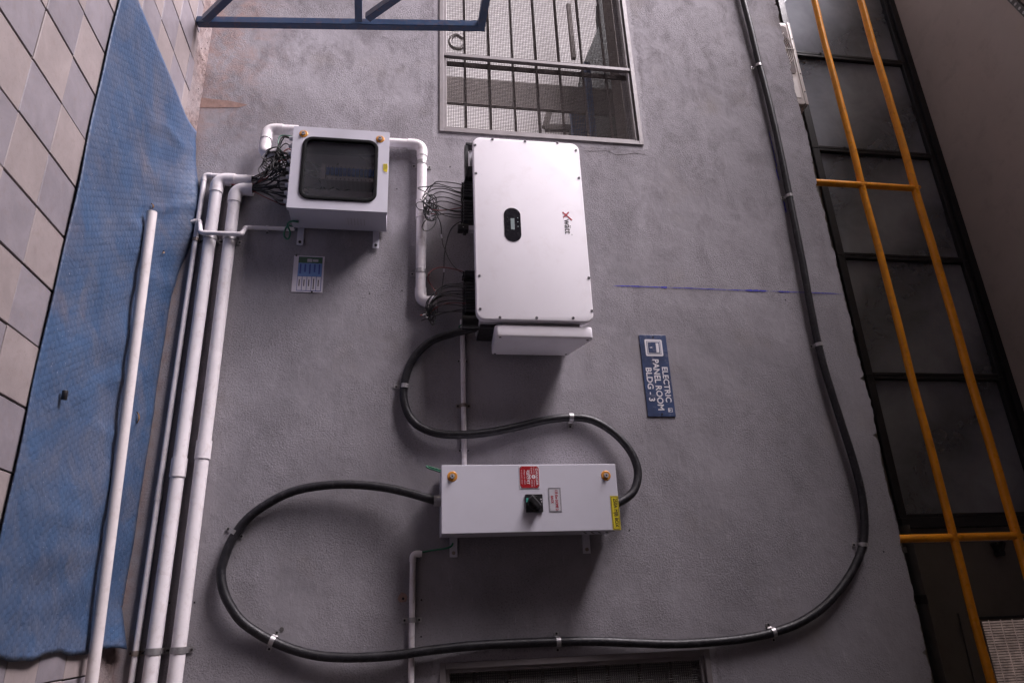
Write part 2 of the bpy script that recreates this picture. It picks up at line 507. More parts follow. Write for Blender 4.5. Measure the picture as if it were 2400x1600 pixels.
class G:
    """collects geometry for one mesh object"""

    def __init__(s):
        s.v, s.f, s.uv = [], [], None

    def add(s, vs, fs):
        n = len(s.v)
        s.v += [tuple(q) for q in vs]
        s.f += [tuple(i + n for i in q) for q in fs]
        return s

    def box(s, a, b):
        x0, x1 = sorted((a[0], b[0]))
        y0, y1 = sorted((a[1], b[1]))
        z0, z1 = sorted((a[2], b[2]))
        return s.add([(x0, y0, z0), (x1, y0, z0), (x1, y1, z0), (x0, y1, z0), (x0, y0, z1), (x1, y0, z1), (x1, y1, z1), (x0, y1, z1)],
                     [(0, 3, 2, 1), (4, 5, 6, 7), (0, 1, 5, 4), (1, 2, 6, 5), (2, 3, 7, 6), (3, 0, 4, 7)])

    def bar(s, a, b, w, h, up=(0, -1, 0)):
        """square tube from a to b, w across, h along up"""
        a, b, up = Vector(a), Vector(b), Vector(up)
        d = (b - a).normalized()
        sd_ = d.cross(up).normalized()
        u = sd_.cross(d).normalized()
        vs = []
        for q in (a, b):
            for i, j in ((-1, -1), (1, -1), (1, 1), (-1, 1)):
                vs.append(q + sd_ * (i * w / 2) + u * (j * h / 2))
        return s.add(vs, [(0, 3, 2, 1), (4, 5, 6, 7), (0, 1, 5, 4), (1, 2, 6, 5), (2, 3, 7, 6), (3, 0, 4, 7)])

    def tube(s, pts, r, n=10, cap=True, wob=0.0):
        pts = [Vector(q) for q in pts]
        rs = r if isinstance(r, (list, tuple)) else [r] * len(pts)
        t0 = (pts[1] - pts[0]).normalized()
        u = t0.orthogonal().normalized()
        base = len(s.v)
        for i, q in enumerate(pts):
            a = pts[max(0, i - 1)]
            b = pts[min(len(pts) - 1, i + 1)]
            t = (b - a).normalized()
            u = (u - t * u.dot(t)).normalized()
            w = t.cross(u)
            for k in range(n):
                an = 2 * math.pi * k / n
                rr = rs[i] * (1 + (RND.uniform(-wob, wob) if wob else 0))
                s.v.append(tuple(q + (u * math.cos(an) + w * math.sin(an)) * rr))
        for i in range(len(pts) - 1):
            for k in range(n):
                k2 = (k + 1) % n
                s.f.append((base + i * n + k, base + i * n + k2, base + (i + 1) * n + k2, base + (i + 1) * n + k))
        if cap:
            s.f.append(tuple(base + k for k in reversed(range(n))))
            s.f.append(tuple(base + (len(pts) - 1) * n + k for k in range(n)))
        return s

    def pipe(s, pts, r, wall=0.004, n=16):
        """open-ended pipe with wall thickness at its ends"""
        pts = [Vector(q) for q in pts]
        s.tube(pts, r, n, cap=False)
        s.tube(pts, r - wall, n, cap=False)
        L = len(pts)
        b2 = len(s.v) - L * n
        b1 = b2 - L * n
        for e in (0, L - 1):
            for k in range(n):
                k2 = (k + 1) % n
                s.f.append((b1 + e * n + k, b1 + e * n + k2, b2 + e * n + k2, b2 + e * n + k))
        return s

    def cyl(s, c, axis, r, h, n=14, r2=None):
        c, ax = Vector(c), Vector(axis).normalized()
        return s.tube([c, c + ax * h], [r, r if r2 is None else r2], n)

    def prism(s, outline, y0, y1):
        """outline in X,Z extruded along Y (y0 is the side nearer the viewer)"""
        n = len(outline)
        vs = [(p[0], y0, p[1]) for p in outline] + [(p[0], y1, p[1]) for p in outline]
        fs = [tuple(range(n)), tuple(reversed(range(n, 2 * n)))]
        for i in range(n):
            j = (i + 1) % n
            fs.append((i, n + i, n + j, j))
        return s.add(vs, fs)

    def ring(s, outer, inner, y0, y1):
        """flat frame between two outlines (same count) extruded along Y"""
        n = len(outer)
        vs = [(p[0], y0, p[1]) for p in outer] + [(p[0], y0, p[1]) for p in inner] + \
             [(p[0], y1, p[1]) for p in outer] + [(p[0], y1, p[1]) for p in inner]
        fs = []
        for i in range(n):
            j = (i + 1) % n
            fs += [(i, j, n + j, n + i), (2 * n + i, 3 * n + i, 3 * n + j, 2 * n + j),
                   (i, 2 * n + i, 2 * n + j, j), (n + i, n + j, 3 * n + j, 3 * n + i)]
        return s.add(vs, fs)

    def mesh(s, name, mat, smooth=None, bevel=0.0, segs=2):
        me = bpy.data.meshes.new(name)
        me.from_pydata(s.v, [], s.f)
        bm = bmesh.new()
        bm.from_mesh(me)
        bmesh.ops.recalc_face_normals(bm, faces=bm.faces)
        if bevel:
            es = [e for e in bm.edges if len(e.link_faces) == 2 and e.calc_face_angle(0) > 0.6]
            bmesh.ops.bevel(bm, geom=es, offset=bevel, segments=segs, affect='EDGES', profile=0.5, clamp_overlap=True)
        bm.to_mesh(me)
        bm.free()
        if smooth is not None:
            me.shade_smooth()
            me.set_sharp_from_angle(angle=math.radians(smooth))
        me.materials.append(M[mat] if isinstance(mat, str) else mat)
        return me

    def obj(s, name, mat, parent=None, smooth=None, bevel=0.0, segs=2):
        o = bpy.data.objects.new(name, s.mesh(name, mat, smooth, bevel, segs))
        return _link(o, parent)


def rrect(x0, x1, z0, z1, r, n=6):
    out = []
    for cx, cz, a0 in ((x1 - r, z1 - r, 0), (x0 + r, z1 - r, 90), (x0 + r, z0 + r, 180), (x1 - r, z0 + r, 270)):
        for k in range(n + 1):
            a = math.radians(a0 + 90 * k / n)
            out.append((cx + r * math.cos(a), cz + r * math.sin(a)))
    return out


def spline(pts, per=8):
    """Catmull-Rom through the points"""
    p = [Vector(q) for q in pts]
    p = [p[0] * 2 - p[1]] + p + [p[-1] * 2 - p[-2]]
    out = []
    for i in range(1, len(p) - 2):
        a, b, c, d = p[i - 1:i + 3]
        for k in range(per):
            t = k / per
            out.append(0.5 * ((2 * b) + (c - a) * t + (2 * a - 5 * b + 4 * c - d) * t * t + (3 * b - a - 3 * c + d) * t ** 3))
    out.append(p[-2])
    return out


def fillet(pts, r, n=7):
    """polyline with rounded corners; returns the path and for every corner its arc"""
    p = [Vector(q) for q in pts]
    path, arcs = [p[0]], []
    for i in range(1, len(p) - 1):
        a = (p[i - 1] - p[i]).normalized()
        b = (p[i + 1] - p[i]).normalized()
        arc = []
        for k in range(n + 1):
            t = k / n
            arc.append((p[i] + a * r) * (1 - t) ** 2 + p[i] * (2 * t * (1 - t)) + (p[i] + b * r) * t * t)
        path += arc
        arcs.append([p[i] + a * (r * 1.7)] + arc + [p[i] + b * (r * 1.7)])
    path.append(p[-1])
    return path, arcs


def saddle(parent, c, axis, r, stand, mat='zinc', w=0.022, ear=0.030, sides=(1, -1), tilt=0.0):
    """strap over a pipe or cable lying on the wall, with one or two screwed ears"""
    c = Vector(c)
    ax = Vector(axis).normalized()
    nrm = Vector((0, -1, 0))
    lat = ax.cross(nrm).normalized()
    wall_pt = Vector((c.x, 0, c.z))
    th = 0.0022
    R = r + 0.0012
    prof = []
    top = -c.y
    if -1 in sides:
        prof += [(-R - ear, 0.004), (-R - 0.004, 0.004), (-R, 0.008)]
    for k in range(13):
        a = math.pi - math.pi * k / 12
        prof.append((R * math.cos(a), top + R * math.sin(a)))
    if 1 in sides:
        prof += [(R, 0.008), (R + 0.004, 0.004), (R + ear, 0.004)]
    g = G()
    n = len(prof)
    vs = []
    for j, off in enumerate((0, th)):
        for (s_, h) in prof:
            # outward offset of the strap's outer skin
            k = Vector((s_, h - top)) if abs(s_) < R * 1.001 and h > 0.012 else Vector((0, 1))
            k = k.normalized() if k.length > 1e-6 else Vector((0, 1))
            for e in (-w / 2, w / 2):
                vs.append(wall_pt + lat * (s_ + k.x * off) + nrm * (h + k.y * off) + ax * e)
    fs = []
    for i in range(n - 1):
        a0, a1, b0, b1 = 2 * i, 2 * i + 1, 2 * i + 2, 2 * i + 3
        o_ = 2 * n
        fs += [(a0, b0, b1, a1), (o_ + a0, o_ + a1, o_ + b1, o_ + b0), (a0, o_ + a0, o_ + b0, b0), (a1, b1, o_ + b1, o_ + a1)]
    fs += [(0, 1, 2 * n + 1, 2 * n), (2 * n - 2, 4 * n - 2, 4 * n - 1, 2 * n - 1)]
    g.add(vs, fs)
    o = g.obj('saddle_clamp', mat, parent, smooth=40)
    for sgn in sides:
        q = wall_pt + lat * (sgn * (R + ear * 0.62)) + nrm * 0.005
        G().cyl(q, nrm, 0.0068, 0.005, 10, 0.005).obj('screw', 'screw', o)
    return o


# text: every string is turned into a mesh once, while the scene is still small
TEXT_STRINGS = ['ELECTRIC', 'PANEL ROOM', 'BLDG - 3', 'DANGER', '415/440', 'VOLTS', '\u0916\u0924\u0930\u093e', 'ELECTRIC', 'DANGEROUS',
                '\u0935\u093f\u0926\u094d\u092f\u0941\u0924 \u0915\u093e \u0927\u094b\u0915\u093e', '415/440 \u0935\u094b\u0932\u094d\u091f',
                '125 Kw DOME 2', 'BACK', '250A MJB BOX', 'w\u00e4tt', '\u00ae', 'ELECTRICAL SAFETY']
TX = {}


def make_texts():
    obs = []
    for s in dict.fromkeys(TEXT_STRINGS):
        cu = bpy.data.curves.new('text', 'FONT')
        cu.body = s
        cu.resolution_u = 3
        o = bpy.data.objects.new('text', cu)
        COL.objects.link(o)
        obs.append((s, o))
    dg = bpy.context.evaluated_depsgraph_get()
    for s, o in obs:
        me = bpy.data.meshes.new_from_object(o.evaluated_get(dg))
        vs = [v.co.copy() for v in me.vertices]
        fs = [tuple(q.vertices) for q in me.polygons]
        x0 = min(v.x for v in vs)
        x1 = max(v.x for v in vs)
        y0 = min(v.y for v in vs)
        y1 = max(v.y for v in vs)
        TX[s] = ([((v.x - x0) / (x1 - x0), (v.y - y0) / (y1 - y0)) for v in vs], fs)
        bpy.data.objects.remove(o)
        bpy.data.meshes.remove(me)


make_texts()


def lettering(s, x0, x1, z0, z1, d, mat, parent, bold=0.0, name='lettering', slant=0.0):
    """text fitted into a rectangle, standing d metres off the wall"""
    vs, fs = TX[s]
    g = G()
    offs = [(0, 0)] if not bold else [(-bold, 0, ), (bold, 0), (0, bold), (0, -bold)]
    for k, (ox, oz) in enumerate(offs):
        g.add([(x0 + (x1 - x0) * (a + slant * b) + ox, -d - 0.0001 * k, z0 + (z1 - z0) * b + oz) for a, b in vs], fs)
    me = bpy.data.meshes.new(name)
    me.from_pydata(g.v, [], g.f)
    me.materials.append(M[mat])
    return _link(bpy.data.objects.new(name, me), parent)


def plate(name, x0, x1, z0, z1, d0, d1, mat, parent, r=0.0, bevel=0.0):
    g = G()
    if r:
        g.prism(rrect(x0, x1, z0, z1, r), -d1, -d0)
    else:
        g.box((x0, -d1, z0), (x1, -d0, z1))
    return g.obj(name, mat, parent, bevel=bevel)


# ================================================================== THE SETTING
WALL_TOP = 4.497
WALL_L, WALL_R = -5.6, 3.2
WT = 0.23                       # wall thickness
CEIL = 6.87

ground = G()
ground.add([(-120, -120, -0.030), (120, -120, -0.030), (120, 120, -0.030), (-120, 120, -0.030)], [(0, 1, 2, 3)])
go = ground.obj('ground', 'far')
go['kind'] = 'structure'

# pavement: a mortar bed with square tiles laid on it one by one
TX0, TY0, TP, TPX = -2.272, -1.737, 0.2500, 0.2465
pave = G()
pave.box((-7.2, -6.4, -0.028), (2.4, 0.0, -0.011))
pv = pave.obj('pavement', 'joint')
pv['kind'] = 'structure'
tile_mesh = {}


def tile_me(kind, y_cut=None):
    key = (kind, y_cut)
    if key not in tile_mesh:
        gx, gy = 0.0037, 0.0014
        y1 = TP - gy if y_cut is None else y_cut
        tile_mesh[key] = G().box((gx, gy, -0.016), (TPX - gx, y1, 0.0)).mesh('tile', 'tile_' + kind, bevel=0.0022, segs=1)
    return tile_mesh[key]


rest = {'beige': G(), 'grey': G()}
for i in range(-18, 19):
    for j in range(-18, 7):
        x, y = TX0 + i * TPX, TY0 + j * TP
        if x < -7.0 or x > 2.2 or y < -6.3:
            continue
        cut = None
        if y + TP > -0.13:
            if y > -0.14:
                continue
            cut = round(-0.135 - y, 4)
        kind = 'beige' if (i + j) % 2 == 0 else 'grey'
        dz = RND.uniform(-0.0045, 0.0)
        vis = any(in_view((x + a * TPX, y + b * TP, 0), 130) for a in (0, 1) for b in (0, 1))
        if vis:
            o = bpy.data.objects.new('tile', tile_me(kind, cut))
            _link(o, pv, (x + RND.uniform(-0.0024, 0.0024), y + RND.uniform(-0.0012, 0.0012), dz))
            o.rotation_euler = (RND.uniform(-0.004, 0.004), RND.uniform(-0.004, 0.004), RND.uniform(-0.006, 0.006))
        else:
            rest[kind].box((x + 0.005, y + 0.002, -0.016), (x + TPX - 0.005, y + (cut or TP - 0.002), dz))
for k, g in rest.items():
    o = g.obj('tile', 'tile_' + k, pv)
    o['kind'] = 'stuff'

# rough mortar strip filling the gap between the tiles and the wall
g = G()
nx = 220
rows = [(-0.150, 0.000), (-0.11, 0.005), (-0.07, 0.009), (-0.035, 0.016), (-0.008, 0.028), (0.0, 0.034)]
for i in range(nx + 1):
    x = -7.2 + i * 9.6 / nx
    for j, (yy, zz) in enumerate(rows):
        jz = RND.uniform(-0.005, 0.006) if 0 < j < 5 else 0
        g.v.append((x, yy + (RND.uniform(-0.012, 0.012) if j < 4 else 0), zz - 0.004 + jz))
for i in range(nx):
    for j in range(len(rows) - 1):
        a = i * len(rows) + j
        g.f.append((a, a + len(rows), a + len(rows) + 1, a + 1))
ms = g.obj('mortar_strip', 'mortar', pv, smooth=60)

# ------------------------------------------------------------------ the building
bld = thing('factory_building', 'grey plastered building wall with barred windows, balcony and brown soffit above', 'building', (-2, 0, 0))


def wall_mesh():
    g = G()
    xs = [WALL_L, WIN[0][0], WIN[0][1], WIN[1][0], WIN[1][1], WALL_R]
    zt = 4.40
    zs = [-0.03, WZ0, WZ1, zt]
    for a in range(5):
        for b in range(3):
            if b == 1 and a in (1, 3):
                continue
            x0, x1, z0, z1 = xs[a], xs[a + 1], zs[b], zs[b + 1]
            g.add([(x0, 0, z0), (x1, 0, z0), (x1, 0, z1), (x0, 0, z1)], [(0, 1, 2, 3)])
            g.add([(x0, WT, z0), (x1, WT, z0), (x1, WT, z1), (x0, WT, z1)], [(3, 2, 1, 0)])
    for x0, x1 in WIN:
        for q in ([(x0, 0, WZ0), (x0, WT, WZ0), (x0, WT, WZ1), (x0, 0, WZ1)], [(x1, 0, WZ0), (x1, 0, WZ1), (x1, WT, WZ1), (x1, WT, WZ0)],
                  [(x0, 0, WZ0), (x1, 0, WZ0), (x1, WT, WZ0), (x0, WT, WZ0)], [(x0, 0, WZ1), (x0, WT, WZ1), (x1, WT, WZ1), (x1, 0, WZ1)]):
            g.add(q, [(0, 1, 2, 3)])
    for x in (WALL_L, WALL_R):
        g.add([(x, 0, -0.03), (x, WT, -0.03), (x, WT, zt), (x, 0, zt)], [(0, 1, 2, 3)])
    # chipped top arris
    n = 520
    r = random.Random(3)
    base = len(g.v)
    w1 = w2 = 0.0
    for i in range(n + 1):
        x = WALL_L + (WALL_R - WALL_L) * i / n
        w1 = w1 * 0.93 + r.uniform(-1, 1) * 0.0035
        w2 = w2 * 0.4 + r.uniform(-1, 1) * 0.005
        chip = -r.uniform(0.008, 0.03) if r.random() < 0.035 else 0
        z = WALL_TOP + w1 + w2 + chip
        g.v += [(x, 0, zt), (x, 0.0, z - 0.004), (x, 0.014 + r.uniform(0, 0.006), z + 0.003), (x, WT, WALL_TOP), (x, WT, zt)]
    for i in range(n):
        a = base + i * 5
        for k in range(4):
            g.f.append((a + k, a + 5 + k, a + 6 + k, a + 1 + k))
    return g


wall = wall_mesh().obj('wall', 'wall', bld)

# cracks and scars in the plaster: hair-thin ribbons
def ribbon(pts, wmin, wmax, d, name, mat, seed, jag=0.004, parent=bld):
    r = random.Random(seed)
    P_ = spline(pts, 10)
    g = G()
    L = len(P_)
    for i, q in enumerate(P_):
        t = (P_[min(L - 1, i + 1)] - P_[max(0, i - 1)]).normalized()
        s = t.cross(Vector((0, 1, 0)))
        taper = min(1, 6 * min(i, L - 1 - i) / L + 0.08)
        w = r.uniform(wmin, wmax) * taper
        q = q + s * r.uniform(-jag, jag)
        g.v += [(q.x + s.x * w, -d, q.z + s.z * w), (q.x - s.x * w, -d, q.z - s.z * w)]
    for i in range(L - 1):
        g.f.append((2 * i, 2 * i + 1, 2 * i + 3, 2 * i + 2))
    return g.obj(name, mat, parent)


ribbon([wp(1358, 351), wp(1385, 355), wp(1420, 354), wp(1447, 363), wp(1490, 360), wp(1522, 366)], 0.001, 0.0032, 0.0012, 'crack', 'crack', 1)
ribbon([wp(1497, 12), wp(1505, 25), wp(1517, 36), wp(1530, 47)], 0.001, 0.002, 0.0012, 'crack', 'mortar_grey', 2)
# snapped blue chalk lines
for k, (a, b, w) in enumerate((((1434.7, 669.6), (1560, 673.7), 0.0026), ((1548, 673.3), (1564, 673.9), 0.005), ((1480, 671), (1500, 671.6), 0.004), ((1560, 673.7), (1720, 680), 0.0022), ((1700, 679.2), (1802, 682.5), 0.0026),
                               ((1745, 680.5), (1798, 682.3), 0.005), ((1800, 682.5), (1976, 689), 0.0024), ((1822, 683.3), (1852, 684.5), 0.004), ((1903, 686.5), (1950, 688), 0.003),
                               ((1801, 305), (1822, 400), 0.0026), ((1818, 395), (1826, 425), 0.004), ((1836, 470), (1842, 500), 0.004))):
    p0, p1 = wp(*a), wp(*b)
    ribbon([p0, p0.lerp(p1, 0.3), p0.lerp(p1, 0.7), p1], w * 0.75, w * 1.45, 0.0030 + 0.0002 * (k % 3), 'chalk_line', 'chalk', 10 + k, 0.0008)
# brick-red streak low on the wall
g = G()
st = [(463, 228), (480, 230), (505, 233), (535, 236), (560, 241), (580, 246), (560, 252), (530, 252), (500, 253), (461, 252)]
g.add([wp(*q, 0.0016) for q in st], [tuple(range(len(st)))])
M['brick_stain'] = paint('brick_red_stain', (0.29, 0.185, 0.155), 0.95, var=0.25, scale=25, dirt=(0.30, 0.24, 0.22), dirt_amt=0.7, bumpy=0.4)
g.obj('plaster_scar', 'brick_stain', bld)
# drill holes
for q in ((1286, 440), (942, 681), (866, 688), (930, 443), (988, 1405), (987, 1491), (397, 1412), (456, 1411), (1055, 391), (1841, 703), (2071, 1292), (1475, 1242)):
    G().cyl(wp(*q, 0.0), (0, -1, 0), 0.005, 0.0012, 8).obj('drill_hole', 'screw', bld)
c = wp(945, 1400)
g = G()
g.add([(c.x + 0.028 * math.cos(a * 0.7) * RND.uniform(0.7, 1.1), -0.0012, c.z + 0.03 * math.sin(a * 0.7) * RND.uniform(0.7, 1.1)) for a in range(9)], [tuple(range(9))])
g.obj('plaster_scar', 'brick_stain', bld)
G().cyl((c.x + 0.004, 0, c.z), (0, -1, 0), 0.007, 0.002, 8).obj('drill_hole', 'screw', bld)


# barred windows ------------------------------------------------------------
def window(x0, x1, mull, seed):
    r = random.Random(seed)
    z0, z1 = WZ0, WZ1
    f = G()
    ow, od = 0.020, 0.012
    # outer flange sitting on the plaster, then the frame set into the opening
    f.box((x0 - ow, -od, z0 - ow), (x1 + ow, 0.002 - 0.004, z0 + 0.012))
    f.box((x0 - ow, -od, z1 - 0.012), (x1 + ow, -0.002, z1 + ow))
    f.box((x0 - ow, -od, z0 + 0.012), (x0 + 0.012, -0.002, z1 - 0.012))
    f.box((x1 - 0.012, -od, z0 + 0.012), (x1 + ow, -0.002, z1 - 0.012))
    w = f.obj('window', 'win_frame', bld, bevel=0.002, segs=1)
    w['label'] = 'barred window with wire mesh screen and grey metal frame'
    i = 0.034
    g = G()
    for a, b in (((x0 + 0.004, z0 + 0.004), (x1 - 0.004, z0 + i)), ((x0 + 0.004, z1 - i), (x1 - 0.004, z1 - 0.004)),
                 ((x0 + 0.004, z0 + i), (x0 + i, z1 - i)), ((x1 - i, z0 + i), (x1 - 0.004, z1 - i))):
        g.box((a[0], 0.006, a[1]), (b[0], 0.050, b[1]))
    g.obj('inner_frame', 'win_frame', w, bevel=0.002, segs=1)
    for m in mull:
        G().box((m - 0.014, -0.006, z0 + 0.013), (m + 0.014, 0.030, z1 - 0.013)).obj('mullion', 'win_frame', w, bevel=0.002, segs=1)
        G().box((m - 0.016, 0.085, z0 + 0.002), (m + 0.016, 0.100, z1 - 0.002)).obj('mullion', 'rust_bar', w)
    # wire mesh, uneven as woven mesh is
    s = G()
    p = 0.0122
    t = 0.0023
    n = int((x1 - x0 - 2 * i) / p)
    ph = r.random() * 6
    for k in range(1, n):
        x = x0 + i + k * p
        pts = [(x + 0.0014 * math.sin(ph + q * 0.9 + k * 0.13), 0.028 + 0.001 * (k % 2), z0 + 0.03 + (z1 - z0 - 0.06) * q / 8) for q in range(9)]
        s.tube(pts, t, 3, cap=False)
    n = int((z1 - z0 - 2 * i) / p)
    for k in range(1, n):
        z = z0 + i + k * p
        pts = [(x0 + 0.03 + (x1 - x0 - 0.06) * q / 8, 0.0305 + 0.001 * (k % 2), z + 0.0014 * math.sin(ph + q * 0.8 + k * 0.11)) for q in range(9)]
        s.tube(pts, t, 3, cap=False)
    so = s.obj('mesh_screen', 'mesh_wire', w)
    so['kind'] = 'stuff'
    # security bars
    k = 0
    z = z0 + 0.175
    while z < z1 - 0.08:
        b = G()
        b.bar((x0 - 0.03, 0.070, z), (x1 + 0.03, 0.070, z), 0.016, 0.016, (0, -1, 0.3 * r.uniform(-1, 1)))
        b.obj('bar', 'rust_bar', w)
        z += 0.1835
    return w


window(*WIN[0], (-3.885,), 1)
window(*WIN[1], (1.22,), 2)

# room behind the lower wall, open to daylight at its left end
RY = 2.55
g = G()
g.box((-11.5, WT, -0.029), (3.2, RY, 0.010))
g.obj('room_floor', 'concrete', bld)
G().box((-11.5, RY, -0.03), (3.2, RY + 0.2, 4.25)).obj('room_wall', 'room_white', bld)
G().box((3.0, WT + 0.002, 0.012), (3.19, RY - 0.002, 4.25)).obj('room_wall', 'room_brown', bld)
G().box((-1.6, WT + 0.002, 0.012), (-1.45, RY - 0.002, 4.24)).obj('room_wall', 'room_brown', bld)
# balcony slab: ceiling of the room and floor of the balcony
G().box((-6.7, WT + 0.003, 4.26), (3.2, 5.2, 4.42)).obj('balcony_slab', 'concrete', bld)


def at(x, y, yy):
    r = ray(x, y)
    return CAM + r * ((yy - CAM.y) / r.y)


def px_box(x0, y0, x1, y1, ya, yb, name, mat, parent=bld):
    """upright block between two depths, measured on its front face"""
    p, q = at(x0, y0, ya), at(x1, y1, ya)
    return G().box((p.x, ya, p.z), (q.x, yb, q.z)).obj(name, mat, parent)


# things seen through the left window
p, q = at(1040, 178, 1.6), at(1040, 238, 1.6)
G().box((p.x, 1.6, 0.012), (q.x, 1.64, 4.255)).obj('column', 'room_brown', bld)
p, q = at(1046, 238, 1.9), at(1046, 246, 1.9)
G().box((q.x - 0.05, 2.35, 0.012), (q.x, 2.42, 4.255)).obj('room_post', 'room_brown', bld)
# deep beam and dark stair soffit in the upper part of the opening
G().box((-6.7, 1.0, 3.42), (-1.62, 1.25, 4.255)).obj('beam', 'room_brown', bld)
g = G()
A = [at(1402, 0, 2.0), at(1404, 60, 2.0), at(1366, 152, 2.0), at(1352, 235, 2.0), at(1335, 320, 2.0), at(1500, 380, 2.0), at(1560, 0, 2.0)]
g.prism([(v.x, v.z) for v in A], 2.0, 2.12)
g.obj('stair_soffit', 'dark_green', bld)
a, b = at(1374, 150, 1.5), at(1392, 335, 1.5)
G().bar(a, b, 0.06, 0.06).obj('blue_beam', 'room_blue', bld)
a, b = at(1352, 260, 1.7), at(1362, 335, 1.7)
G().bar(a, b, 0.16, 0.06).obj('blue_beam', 'room_blue', bld)
a, b = at(1296, 232, 2.3), at(1277, 300, 2.3)
c_ = at(1345, 302, 2.3)
G().bar(a, b, 0.07, 0.05).bar(b, c_, 0.07, 0.052).obj('bracket', 'room_brown', bld)
a, b = at(1332, 12, 2.3), at(1345, 138, 2.3)
G().bar(a, b, 0.05, 0.05).obj('hanger', 'room_brown', bld)
# small hook and clip on the room wall
g = G()
hook = [at(1085, 92, 2.4), at(1070, 83, 2.4), at(1057, 90, 2.4), at(1055, 104, 2.4), at(1064, 113, 2.4), at(1078, 115, 2.4), at(1086, 108, 2.4)]
g.tube(spline(hook, 5), 0.022, 8)
g.obj('hook', 'mesh_wire', bld)

# upper storey: sill wall, glazing, pier, soffit -------------------------------
GY = 1.20
G().box((-6.7, GY, 4.421), (3.2, GY + 0.2, 5.42)).obj('sill_wall', 'upper_plaster', bld)
G().box((-0.515, GY - 0.002, 5.421), (3.2, GY + 0.2, CEIL)).obj('pier', 'upper_plaster', bld)
G().box((-6.7, 4.9, 4.421), (3.2, 5.1, CEIL)).obj('upper_room_wall', 'dark_room', bld)
MULL = [-6.66, -5.44, -4.22, -3.01, -1.82, -0.60]
Z0, Z1 = 5.42, 6.80
for i in range(len(MULL) - 1):
    a, b = MULL[i] + 0.001, MULL[i + 1] - 0.001
    f = G()
    y0, y1 = GY - 0.03, GY + 0.05
    f.box((a, y0, Z0), (b, y1, Z0 + 0.075))
    f.box((a, y0, Z1 - 0.055), (b, y1, Z1 + 0.0))
    f.box((a, y0, Z0 + 0.075), (a + 0.030, y1, Z1 - 0.055))
    f.box((b - 0.030, y0, Z0 + 0.075), (b, y1, Z1 - 0.055))
    w = f.obj('window', 'black_frame', bld, bevel=0.004, segs=1)
    w['label'] = 'dark glazed upstairs window with black frame'
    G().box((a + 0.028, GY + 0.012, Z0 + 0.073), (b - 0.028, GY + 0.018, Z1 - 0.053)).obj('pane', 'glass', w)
    for k in (0.25, 0.75):
        G().box((b - 0.024, y0 - 0.012, Z0 + (Z1 - Z0) * k), (b - 0.012, y0, Z0 + (Z1 - Z0) * k + 0.02)).obj('catch', 'black_plastic', w)
G().box((-0.600, GY - 0.045, 5.42), (-0.516, GY + 0.06, 6.80)).obj('end_post', 'black_frame', bld, bevel=0.004)
G().box((-6.7, GY - 0.052, 6.802), (-0.40, GY + 0.2, CEIL)).obj('head_beam', 'black_frame', bld)
# inside the upper room: a pale partition close behind the glass, raking members and a strip standing in for reflections
M['partition'] = paint('grey_partition', (0.30, 0.30, 0.325), 0.8, var=0.25, scale=1.1, dirt=(0.16, 0.16, 0.17), dirt_amt=0.6)
M['reflection_strip'] = paint('pinkish_reflection', (0.40, 0.22, 0.16), 0.9, var=0.15, scale=2)
G().box((-6.65, 2.05, 4.43), (-0.5, 2.10, CEIL)).obj('partition', 'partition', bld)
a, b = at(1962, 0, 1.75), at(2025, 0, 1.75)
c = at(2050, 138, 1.75)
G().box((-6.64, 1.75, a.z), (c.x, 1.79, b.z)).obj('reflection_strip', 'reflection_strip', bld)
for (xa, ya, xb, yb, w_) in ((1905, -20, 1850, 70, 0.07), (2010, 150, 1905, 275, 0.06), (2140, 280, 2075, 352, 0.13), (2060, 330, 1985, 420, 0.08), (2110, 690, 2000, 710, 0.06), (2230, 900, 2050, 975, 0.11)):
    a, b = at(xa, ya, 1.62), at(xb, yb, 1.62)
    G().bar(a, b, w_, 0.03).obj('reflection_rake', 'black_frame', bld)
for (xa, ya, xb, yb) in ((2062, 440, 2100, 590), (2080, 440, 2122, 592)):
    a, b = at(xa, ya, 1.66), at(xb, yb, 1.66)
    G().bar(a, b, 0.05, 0.03).obj('inner_post', 'ac_white', bld)

# soffit over the whole bay, unseen opposite and end walls added to cut the light
CEIL_L = -8.2
G().box((CEIL_L, -8.0, CEIL + 0.001), (3.4, 5.2, CEIL + 0.3)).obj('soffit', 'soffit', bld)
opp = G()
opp.box((-25.0, -7.3, -0.03), (3.4, -7.0, CEIL + 0.3))
ob = opp.obj('opposite_blocker', 'concrete')
tag(ob, 'unseen grey wall added behind the camera to cut the light', 'wall')
en = G().box((3.2, -8.0, -0.03), (3.4, 5.2, CEIL)).obj('end_blocker', 'concrete')
tag(en, 'unseen grey wall added at the right end to keep light out', 'wall')

# ================================================================== RAILING ON THE PARAPET
RYL = 0.15
ra = thing('balcony_railing', 'orange yellow tubular steel railing standing on the wall top', 'railing', (-1.7, RYL, WALL_TOP))
for z in (4.992, 5.464):
    g = G()
    pts = [(-5.56 + 8.6 * k / 40, RYL + 0.002 * math.sin(k * 1.7), z + 0.003 * math.sin(k * 0.9)) for k in range(41)]
    g.tube(pts, 0.030 if z > 5.2 else 0.0265, 14)
    g.obj('rail', 'yellow', ra, smooth=50)
for x in (-5.53, -3.060, -0.352, 2.35):
    g = G()
    g.tube([(x, RYL, 4.46), (x, RYL, 5.464)], 0.0265, 14)
    p = g.obj('post', 'yellow', ra, smooth=50)
    for z in (4.992, 5.464):
        g = G()
        for k in range(14):
            a = k / 14 * 2 * math.pi
            g.cyl((x + 0.024 * math.cos(a), RYL - 0.018 + 0.006 * math.sin(a * 3), z + 0.024 * math.sin(a)), (0, -1, 0), 0.006, 0.006, 6)
        g.obj('weld', 'yellow', p)

